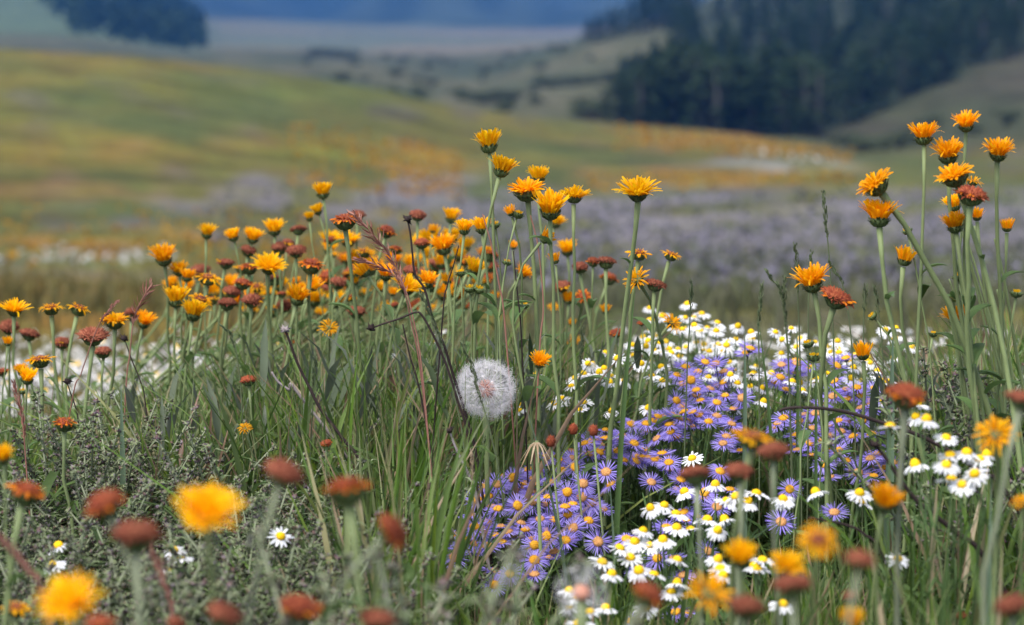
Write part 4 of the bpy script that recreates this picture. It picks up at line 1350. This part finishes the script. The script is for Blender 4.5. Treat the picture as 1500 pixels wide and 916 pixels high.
# ------------------------------------------------------------------ fuzzy grey plants (burs on coiled sprays)
FZ, FZ_H = [], []
for v in range(9):
    st, fo, bu = MB(), MB(), MB()
    H = 1.0
    lean = Vector((random.uniform(-.12, .12), random.uniform(-.12, .12), 0))
    main = [Vector((0, 0, 0)) + lean * (t * t) + Vector((0, 0, H * t)) for t in np.linspace(0, 1, 9)]
    st.tube(main, [.009 - .005 * i / 8 for i in range(9)], 5)
    sprays = [(main[5:], 1.0)]
    for k in range(random.randint(6, 10)):
        i = random.randint(3, 7)
        u = rad(random.uniform(0, 6.28))
        ln = random.uniform(.20, .46)
        b = [main[i] + u * ln * .62 * t + Vector((0, 0, ln * (t * .95))) for t in np.linspace(0, 1, 5)]
        st.tube(b, [.005, .0045, .004, .0035, .003], 4)
        sprays.append((b, 1))
    for path, _ in sprays:
        for i in range(len(path) - 1):
            for q in range(12):
                p = path[i].lerp(path[i + 1], random.random())
                u = Vector((random.uniform(-1, 1), random.uniform(-1, 1), random.uniform(-.5, .6))).normalized()
                c = p + u * random.uniform(.008, .024)
                st.tube([p, c], [.0016, .0016], 3, cap=False)
                for s_ in range(4):
                    ax = Vector((random.uniform(-1, 1), random.uniform(-1, 1), random.uniform(-1, 1))).normalized()
                    bu.spike(c, ax, .0046, .011)
            for q in range(4):
                p = path[i].lerp(path[i + 1], random.random())
                u = rad(random.uniform(0, 6.28))
                ln = random.uniform(.03, .06)
                fo.strip([p, p + (u + Vector((0, 0, .6))) * ln * .5, p + (u * 1.7 + Vector((0, 0, .45))) * ln * .62], [.004, .011, .002], Vector((-u.y, u.x, 0)), fold=.2, nrm=Vector((0, 0, 1)))
        tip = path[-1]
        for q in range(10):
            ax = Vector((random.uniform(-1, 1), random.uniform(-1, 1), random.uniform(-.2, 1))).normalized()
            bu.spike(tip, ax, .006, .016)
    for q in range(80):
        i = random.randint(0, 6)
        p = main[i].lerp(main[i + 1], random.random())
        u = rad(random.uniform(0, 6.28))
        ln = random.uniform(.07, .17) * (1.1 - .1 * i)
        fo.strip([p, p + (u + Vector((0, 0, .9))) * ln * .35, p + (u * 1.7 + Vector((0, 0, 1.2))) * ln * .55, p + (u * 2.6 + Vector((0, 0, 1.0))) * ln * .62],
                 [.004, .014, .012, .002], Vector((-u.y, u.x, 0)), fold=.2, nrm=Vector((0, 0, 1)))
    FZ_H.append(max(v[2] for v in bu.v))
    FZ.append((st.mesh('stem', M['stem_grey']), fo.mesh('foliage', M['fuzzy']), bu.mesh('burs', M['bur'])))


def fuzzy(x, ytop, d, label, group='fuzzy grey bur plants'):
    top = P(x, ytop, d)
    base = Vector((top.x, d, gz(top.x, d) - .01))
    h = max(.12, top.z - base.z)
    fi = random.randrange(len(FZ))
    st, fo, bu = FZ[fi]
    h /= FZ_H[fi]
    rt = thing('bur_plant', label, 'wild plant', base, group)
    rt.rotation_euler = (random.uniform(-.15, .15), random.uniform(-.22, .22), random.uniform(0, 6.28))
    rt.scale = (h * .95, h * .95, h)
    link('stem', st, rt); link('foliage', fo, rt); link('burs', bu, rt)


for i in range(136):
    d = random.uniform(1.75, 2.55)
    t = (d - 1.75) / .8
    x = random.uniform(-30, 545)
    yt = 850 - 265 * t + random.uniform(-25, 45) + max(0, x - 380) * .22
    lab = 'fuzzy grey-green bur plant along the upper edge of the grey mass' if t > .66 else ('fuzzy grey-green bur plant in the middle of the grey mass' if t > .33 else 'fuzzy grey-green bur plant low in front of the grey mass')
    fuzzy(x, yt, d, lab)
for i in range(12):
    x = 520 + i * 21 + random.uniform(-8, 8)
    fuzzy(x, random.uniform(800, 870), random.uniform(1.32, 1.5), 'out-of-focus grey-green bur plant at the bottom before the asters')
for i in range(8):
    fuzzy(random.uniform(1420, 1510), random.uniform(500, 640), random.uniform(2.3, 2.6), 'feathery grey-green plant under the tall orange bunch')

# ------------------------------------------------------------------ grass, broad blades, undergrowth
def blade(mb, base, tip, wid, bend=None, seg=5, side=None):
    L_ = (tip - base).length
    b = bend if bend is not None else Vector((random.uniform(-1, 1), random.uniform(-1, 1), 0)) * L_ * .08
    c = base + Vector((0, 0, (tip.z - base.z) * .62)) + b * .3
    pts = []
    for i in range(seg + 1):
        t = i / seg
        pts.append(base * (1 - t) ** 2 + c * 2 * t * (1 - t) + tip * t * t)
    a = random.uniform(0, 6.28)
    s = side or Vector((math.cos(a), math.sin(a) * .6, 0)).normalized()
    nrm = s.cross(Vector((0, 0, 1)))
    mb.strip(pts, [wid * q for q in (.8, 1, 1, .85, .6, .06)][:seg + 1] if seg == 5 else [wid, wid * .8, .05 * wid], s, 0, fold=.22, nrm=nrm)


gx = [0, 300, 500, 620, 660, 800, 900, 1000, 1120, 1200, 1300, 1340, 1420, 1500]
ENV = {
    'near': ([0, 440, 500, 640, 800, 1120, 1200, 1320, 1400, 1500], [960, 950, 900, 870, 905, 925, 915, 850, 810, 770]),
    'mid': ([0, 440, 500, 560, 615, 655, 800, 900, 1000, 1150, 1300, 1340, 1500], [860, 830, 660, 575, 570, 790, 850, 800, 830, 800, 760, 680, 620]),
    'back': ([0, 100, 250, 400, 500, 660, 800, 900, 1000, 1080, 1200, 1340, 1400, 1500], [575, 575, 535, 490, 470, 465, 480, 505, 570, 560, 530, 500, 470, 450]),
}
LAYERS = [('near', 1.55, 2.0, 900), ('mid', 2.0, 2.42, 2500), ('back', 2.52, 3.3, 6400)]
mbg, mbu, mbgl = MB(), MB(), MB()
for layer, d0, d1, n in LAYERS:
    ex, ey = ENV[layer]
    for i in range(n):
        d = random.uniform(d0, d1)
        x = random.uniform(-160, 1660)
        yt = np.interp(x, ex, ey) + abs(random.gauss(0, 70)) + random.choice((0, 0, 0, 60))
        if layer == 'back' and 200 < x < 930 and random.random() < .06:
            yt -= random.uniform(10, 60)
        if layer == 'back':
            yt -= (d - 2.9) * 60
        if layer != 'back' and x > 1320 and random.random() < .4:
            continue
        if layer == 'back' and 770 < x < 1330 and d < 2.74:
            continue
        X_ = (x - 750) / F_PX * d
        g = gz(X_, d)
        zt = P(x, yt, d).z
        h = zt - g
        if h < .05:
            continue
        if h > .62:
            h = .62
        tip = Vector((X_ + random.gauss(.02, .17 if random.random() < .75 or (layer != 'back' and x > 600) else .40) * h, d + random.gauss(0, .15) * h, g + h))
        foot = Vector((X_, d, g - .005))
        blade(mbg, foot, tip, random.choice((.0018, .0024, .003, .0038, .005, .0065, .0085)))
o = link('grass', mbg.mesh('grass', M['grass']))
tag(o, 'thin green and straw grass growing between the flowers', 'grass', kind='stuff')

# leafy undergrowth: small leaves on short shoots, filling the depth between the stems, gap shade in their colour
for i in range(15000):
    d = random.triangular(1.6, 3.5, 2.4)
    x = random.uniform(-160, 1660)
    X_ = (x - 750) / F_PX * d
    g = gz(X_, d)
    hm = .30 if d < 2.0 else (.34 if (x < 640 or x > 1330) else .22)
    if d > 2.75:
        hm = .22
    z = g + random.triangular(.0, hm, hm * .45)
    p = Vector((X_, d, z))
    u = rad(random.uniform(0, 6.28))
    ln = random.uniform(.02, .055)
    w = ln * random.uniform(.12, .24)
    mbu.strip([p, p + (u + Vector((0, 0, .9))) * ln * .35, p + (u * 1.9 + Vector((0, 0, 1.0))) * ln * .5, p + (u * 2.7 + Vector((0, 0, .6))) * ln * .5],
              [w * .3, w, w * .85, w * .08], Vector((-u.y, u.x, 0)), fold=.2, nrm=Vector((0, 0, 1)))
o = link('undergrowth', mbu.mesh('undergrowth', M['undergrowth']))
tag(o, 'leafy undergrowth with shade in its colour at the feet of the flowers', 'undergrowth', kind='stuff')

# grey lance-shaped leaves of the orange flowers, standing among the middle stems
mbl = MB()
for i in range(480):
    x = random.choice((random.uniform(180, 960), random.uniform(380, 900), random.uniform(1280, 1520)))
    d = random.uniform(2.55, 3.2)
    X_ = (x - 750) / F_PX * d
    g = gz(X_, d)
    yt = random.uniform(470, 640) if 350 < x < 950 else random.uniform(520, 650)
    z = P(x, yt, d).z
    ln = random.uniform(.045, .10)
    zb = max(g, z - ln)
    u = rad(random.uniform(0, 6.28))
    p = Vector((X_, d, zb))
    k = random.uniform(.15, .45)
    w = random.uniform(.005, .011)
    mbl.strip([p, p + (u * k * .6 + Vector((0, 0, .33))) * ln, p + (u * k + Vector((0, 0, .66))) * ln, p + (u * k * 1.9 + Vector((0, 0, .95))) * ln],
              [w * .4, w, w * .9, w * .06], Vector((-u.y, u.x, 0)), fold=.22, nrm=-u)
o = link('grey_leaves', mbl.mesh('grey_leaves', M['grey_leaf']))
tag(o, 'grey-green lance-shaped leaves among the middle stems', 'leaves', kind='stuff')

BB = 'broad glaucous blades'
for lab, b, t, w, d, mat in [
    ('broad blue-green blade standing in the daisies under the tall bunch', (1302,640), (1308,488), .012, 2.35, 'glaucous'),
    ('broad green blade at the right end of the bright daisy crest', (1092,620), (1091,484), .007, 2.5, 'glaucous'),
    ('green blade slanting beside the brown-tipped sheath', (1150,600), (1112,472), .005, 2.5, 'leaf'),
    ('upright green blade between two grass spikes', (1166,590), (1167,472), .006, 2.6, 'leaf'),
    ('bright green blade left of the daisies beside grey leaves', (898,590), (930,426), .007, 2.5, 'leaf'),
    ('bright green blade rising right above the seed globe', (728,600), (726,486), .009, 2.6, 'leaf'),
    ('pale blade arching right of the seed globe down to the asters', (850,650), (770,596), .004, 2.38, 'glaucous'),
    ('blue-green blade tip in the far left flower row', (176,640), (177,563), .009, 2.5, 'glaucous'),
    ('green blade bending left over the left grass', (640,700), (575,624), .004, 2.4, 'leaf'),
    ('tall green blade in front of the left grass', (660,860), (636,700), .005, 2.2, 'leaf'),
    ('green blade with pale edge left of the asters', (640,840), (642,600), .006, 2.3, 'leaf'),
    ('wide green blade crossing the left end of the asters', (668,830), (684,660), .005, 2.25, 'leaf'),
    ('blue-green blade before the aster bend', (905,790), (893,700), .004, 2.3, 'glaucous'),
    ('green blade before the near daisies', (985,770), (1040,630), .005, 2.2, 'leaf'),
    ('broad green blade in the dark right corner', (1370,930), (1392,760), .008, 1.9, 'leaf'),
    ('second broad green blade in the dark right corner', (1440,930), (1452,700), .007, 1.9, 'glaucous'),
    ('green blade left of the long dark twig end', (1290,760), (1262,690), .005, 2.1, 'leaf'),
    ('long green blade before the shaded asters', (1200,760), (1195,500), .005, 2.3, 'leaf')]:
    tb, tt = P(*b, d), P(*t, d)
    g = gz(tb.x, d)
    base = Vector((tb.x, d, g))
    mb = MB()
    blade(mb, Vector((0, 0, 0)), tt - base, w, Vector((random.uniform(-.02, .02), 0, 0)), 5, Vector((1, .25, 0)).normalized())
    o = link('broad_grass', mb.mesh('broad_grass', M[mat]))
    o.location = base
    tag(o, lab, 'grass blade', BB)

# ------------------------------------------------------------------ meadow beyond: tufts and flower drifts too far to count
def drift(name, mat, label, cat, spots, n, size, hgt):
    mb = MB()
    for (x0, x1, d0, d1, share) in spots:
        for i in range(int(n * share)):
            d = math.exp(random.uniform(math.log(d0), math.log(d1)))
            x = random.uniform(x0, x1)
            X_ = (x - 750) / F_PX * d
            z = gz(X_, d)
            r = size * random.uniform(.6, 1.5) * (.6 + d / 60)
            blossom(mb, Vector((X_, d, z + hgt * random.uniform(.5, 1))), r, 3)
    o = link(name, mb.mesh(name, M[mat], False))
    tag(o, label, cat, kind='stuff')


drift('purple_meadow_flowers', 'purple_meadow', 'hazy purple flower field on the valley floor', 'purple flowers', [(700, 1700, 26, 100, .68), (680, 1700, 12, 26, .17), (300, 900, 40, 95, .15)], 2400, .05, .25)
drift('orange_meadow_flowers', 'orange_meadow', 'orange and yellow flower drifts on the far meadow', 'orange flowers', [(-150, 700, 30, 70, .2), (420, 680, 95, 170, .25), (850, 1250, 110, 150, .1), (900, 1250, 200, 270, .2)], 1500, .045, .35)
drift('white_meadow_flowers', 'white_meadow', 'pale flower streaks on the far meadow', 'white flowers', [(-100, 260, 32, 46, .6), (1080, 1230, 190, 225, .4)], 110, .04, .3)
mb = MB()
for i in range(4200):
    d = math.exp(random.uniform(math.log(4.2), math.log(60)))
    x = random.uniform(-200, 1700)
    X_ = (x - 750) / F_PX * d
    z = gz(X_, d) - .01
    h = random.uniform(.08, .2) if d < 12 else random.uniform(.1, .25)
    for k in range(4):
        u = rad(random.uniform(0, 6.28))
        mb.strip([Vector((X_, d, z)), Vector((X_, d, z)) + u * h * .15 + Vector((0, 0, h * .6)), Vector((X_, d, z)) + u * h * .5 + Vector((0, 0, h))], [h * .06, h * .05, .002], Vector((-u.y, u.x, 0)), 1 if x > random.uniform(420, 820) else 0)
o = link('meadow_grass', mb.mesh('meadow_grass', [M['tuft'], M['tuft_green']]))
tag(o, 'rough grass tufts on the slope behind the flowers', 'grass', kind='stuff')


# ------------------------------------------------------------------ trees
def clump(mb, c, r, n, q, flat=1.0):
    for k in range(n):
        v = Vector((random.gauss(0, 1), random.gauss(0, 1), random.gauss(0, 1))).normalized() * r * random.uniform(.4, 1.0)
        v.z *= flat
        nr = (v.normalized() + Vector((random.uniform(-.7, .7), random.uniform(-.7, .7), random.uniform(-.2, .9)))).normalized()
        a = nr.orthogonal().normalized(); b = nr.cross(a)
        s = q * random.uniform(.6, 1.3)
        p = c + v
        mb.add([p - a * s, p - b * s * .8, p + a * s, p + b * s * .8], [(0, 1, 2, 3)])


CON, ASP, SHR = [], [], []
for v in range(5):
    tr, cr = MB(), MB()
    H = 1.0
    tr.tube([Vector((0, 0, -.04)), Vector((.005, 0, .4)), Vector((0, 0, .98))], [.022, .016, .003], 6)
    for k in range(95):
        t = random.random() ** .8
        z = .08 + .9 * t
        rr = .20 * (1 - t) ** .8 * random.uniform(.6, 1.1) + .008
        a = random.uniform(0, 6.28)
        ln = rr
        u = rad(a)
        tr.tube([Vector((0, 0, z)), u * ln * .8 + Vector((0, 0, z - .02))], [.004, .0015], 3, cap=False)
        for q in range(4):
            clump(cr, u * ln * (q + 1) / 4.2 + Vector((0, 0, z - .012 * q)), .026, 3, .019, .6)
    CON.append((tr.mesh('trunk', M['trunk_dark']), cr.mesh('crown', M['conifer'], False)))
for v in range(5):
    tr, cr = MB(), MB()
    bend = Vector((random.uniform(-.03, .03), random.uniform(-.03, .03), 0))
    tr.tube([Vector((0, 0, -.04)), bend + Vector((0, 0, .45)), Vector((0, 0, .9))], [.020, .015, .004], 6)
    for k in range(30):
        t = random.uniform(.28, 1)
        env = math.sin(math.pi * min(1, max(0, (t - .18) / .84))) ** .7
        u = rad(random.uniform(0, 6.28)) * env * .17 * random.uniform(.3, 1.1)
        c = u + Vector((0, 0, t))
        tr.tube([Vector((0, 0, t - .1)), c], [.005, .002], 3, cap=False)
        clump(cr, c, .055 * random.uniform(.7, 1.25), 20, .018, .85)
    ASP.append((tr.mesh('trunk', M['trunk_pale']), cr.mesh('crown', M['aspen'], False)))
for v in range(4):
    tr, cr = MB(), MB()
    for k in range(14):
        u = rad(random.uniform(0, 6.28)) * random.uniform(0, .55)
        c = u + Vector((0, 0, random.uniform(.25, .85)))
        tr.tube([Vector((0, 0, -.05)), c * .6, c], [.025, .015, .006], 4, cap=False)
        clump(cr, c, .24, 26, .075, .8)
    SHR.append((tr.mesh('stems', M['trunk_dark']), cr.mesh('foliage', M['shrub'], False)))


def plant_tree(kit, name, label, cat, group, x, d, h, names=('trunk', 'crown')):
    X_ = (x - 750) / F_PX * d
    rt = thing(name, label, cat, (X_, d, gz(X_, d) - .15), group)
    rt.rotation_euler.z = random.uniform(0, 6.28)
    w = h * random.uniform(1.4, 2.1)
    rt.scale = (w, w, h)
    link(names[0], kit[0], rt); link(names[1], kit[1], rt)


def ground_y(x, d):
    return 15 + (CAM_H - gz((x - 750) / F_PX * d, d)) / d * F_PX


edge_x = [870, 900, 1000, 1100, 1180, 1240, 1300, 1400, 1425, 1500, 1600]
edge_y = [170, 180, 196, 206, 210, 188, 158, 118, 100, 78, 60]
cand = []
tries = 0
while len(cand) < 280 and tries < 60000:
    tries += 1
    x = random.uniform(880, 1560) if random.random() < .6 else random.uniform(1250, 1560)
    d = random.uniform(345, 720) if random.random() < .8 else random.uniform(335, 390)
    y = ground_y(x, d)
    if y > np.interp(x, edge_x, edge_y):
        continue
    if y < -40:
        continue
    if x < np.interp(y, [0, 80, 160], [1000, 955, 885]) + random.uniform(-22, 12):
        continue
    X_ = (x - 750) / F_PX * d
    if any(math.hypot(X_ - q[2], d - q[1]) < 3.2 for q in cand):
        continue
    cand.append((x, d, X_))
cand += [(x, random.uniform(342, 352), 0) for x in (884, 897, 912, 930, 948, 967, 985, 1004, 1022, 1043, 1062, 1080, 1100, 1121, 1139, 1158, 1174)]
for (x, d, _) in cand:
    front = d < 400 and x < 1190
    asp = random.random() < (.36 if front else .3)
    if front:
        lab = ('pale-trunked leafy tree' if asp else 'dark evergreen tree') + ' along the lower front edge of the hillside forest'
    elif x < 1180:
        lab = ('grey-green leafy tree' if asp else 'dark evergreen tree') + ' deep in the hillside forest above the meadow'
    else:
        lab = ('grey-green leafy tree' if asp else 'dark evergreen tree') + ' on the forest slope behind the tall orange bunch'
    plant_tree(random.choice(ASP if asp else CON), 'aspen_tree' if asp else 'conifer_tree', lab, 'tree', 'trees of the hillside forest', x, d, random.uniform(8.0, 11.0) * (1.0 if asp else 1.1) * (1.12 if front else 1) * float(np.interp(x, [880, 985], [.5, 1])))
for (x, d, h) in [(862, 735, 8), (876, 730, 9), (892, 728, 10), (906, 725, 10), (922, 722, 12), (938, 716, 13), (950, 712, 14), (964, 708, 13), (980, 705, 14), (996, 702, 15), (1010, 700, 14)]:
    plant_tree(random.choice(ASP + CON), 'ridge_tree', 'small dark tree standing in a line along the distant ridge', 'tree', 'trees along the ridge', x, d, h)
plant_tree(SHR[0], 'shrub', 'dark round bush standing clear at the forest corner', 'shrub', 'shrubs of the rolling grassland', 868, 345, 4.2, ('stems', 'foliage'))
sh = []
for i in range(52):
    x = random.uniform(430, 900)
    d = random.choice((random.uniform(360, 520), random.uniform(520, 760), random.uniform(760, 1000)))
    sh.append((x, d, random.uniform(1.3, 2.6)))
sh += [(455 + i * 12, 905 + i * 4, 3.8) for i in range(6)] + [(700 + i * 13, 440 + i * 3, 2.6) for i in range(5)] + [(800 + i * 14, 520, 2.5) for i in range(8)]
for (x, d, h) in sh:
    lab = 'dark bush on the rolling grassland beyond the near hill, ' + ('close to its crest' if d < 520 else ('half way back' if d < 760 else 'far back by the pale plain'))
    plant_tree(random.choice(SHR), 'shrub', lab, 'shrub', 'shrubs of the rolling grassland', x, d, h, ('stems', 'foliage'))
for (x, d, h) in [(1262, 268, 2.0), (1280, 272, 2.2), (1297, 270, 1.8), (1316, 278, 2.2), (1340, 290, 2.2), (1240, 300, 2.2), (1420, 300, 2), (1470, 310, 2.4), (1360, 330, 2.4)]:
    plant_tree(random.choice(SHR), 'shrub', 'low dark bush on the brown slope right of the forest', 'shrub', 'bushes on the brown slope', x, d, h, ('stems', 'foliage'))
# the far wood on the left-hand hill is one mass
mb = MB()
for i in range(620):
    d = random.uniform(1030, 1750)
    x = random.uniform(40, 300)
    y = ground_y(x, d)
    if y > 72 - (290 - x) * .02 or x < 60 + max(0, y) * 1.0:
        continue
    X_ = (x - 750) / F_PX * d
    z = gz(X_, d)
    h = random.uniform(10, 17)
    for k in range(5):
        clump(mb, Vector((X_, d, z + h * (.2 + .17 * k))), h * .22 * (1.15 - .2 * k), 6, h * .11, 1)
o = link('far_woodland', mb.mesh('far_woodland', M['conifer'], False))
tag(o, 'dark blue woodland covering the far hill at the upper left', 'woodland', kind='stuff')

# ------------------------------------------------------------------ haze
m, nt, N, L = nodes_of('haze_air')
out = N('ShaderNodeOutputMaterial')
pv = N('ShaderNodeVolumePrincipled')
pv.inputs['Color'].default_value = (.06, .25, .78, 1)
pv.inputs['Density'].default_value = 1.9e-4
pv.inputs['Anisotropy'].default_value = 0.1
L(pv.outputs[0], out.inputs['Volume'])
mb = MB()
zb, zt = float(GZ.min()) - 3, float(GZ.max()) + 15
xx = 7200
mb.add([Vector(v) for v in [(-xx, -xx, zb), (xx, -xx, zb), (xx, xx, zb), (-xx, xx, zb), (-xx, -xx, zt), (xx, -xx, zt), (xx, xx, zt), (-xx, xx, zt)]],
       [(3, 2, 1, 0), (4, 5, 6, 7), (0, 1, 5, 4), (1, 2, 6, 5), (2, 3, 7, 6), (3, 0, 4, 7)])
o = link('haze', mb.mesh('haze', m, False))
tag(o, 'thin blue haze filling the air of the valley', 'haze', kind='stuff')

# ------------------------------------------------------------------ light
world = bpy.data.worlds.new('World')
scene.world = world
world.use_nodes = True
nt = world.node_tree
bg = nt.nodes['Background']
sky = nt.nodes.new('ShaderNodeTexSky')
sky.sky_type = 'NISHITA'
sky.sun_disc = False
SUN_EL, SUN_AZ = 58, 215                      # behind the left shoulder, high, through cloud
sky.sun_elevation = R(SUN_EL)
sky.sun_rotation = R(SUN_AZ)
sky.air_density = 1.0
sky.dust_density = 3.0
sky.altitude = 2800
hs = nt.nodes.new('ShaderNodeHueSaturation')      # a clouded sky: most of the blue is gone
hs.inputs['Saturation'].default_value = .30
nt.links.new(sky.outputs[0], hs.inputs['Color'])
nt.links.new(hs.outputs[0], bg.inputs['Color'])
bg.inputs['Strength'].default_value = 0.088
sd = bpy.data.lights.new('sun', 'SUN')
sd.energy = 1.5
sd.angle = R(30)
sd.color = (1.0, .96, .90)
so = bpy.data.objects.new('sun', sd)
COL.objects.link(so)
to_sun = Vector((math.sin(R(SUN_AZ)) * math.cos(R(SUN_EL)), math.cos(R(SUN_AZ)) * math.cos(R(SUN_EL)), math.sin(R(SUN_EL))))
so.rotation_euler = to_sun.to_track_quat('Z', 'Y').to_euler()
so.location = (0, 0, 50)

scene.view_settings.view_transform = 'Standard'
scene.view_settings.look = 'None'
scene.view_settings.exposure = 2.03
scene.view_settings.gamma = 1
c = scene.cycles
c.use_denoising = True
try:
    c.denoiser = 'OPENIMAGEDENOISE'
except Exception:
    pass
c.max_bounces = 6
c.diffuse_bounces = 3
c.glossy_bounces = 2
c.transmission_bounces = 3
c.volume_bounces = 0
c.transparent_max_bounces = 4
c.sample_clamp_indirect = 6
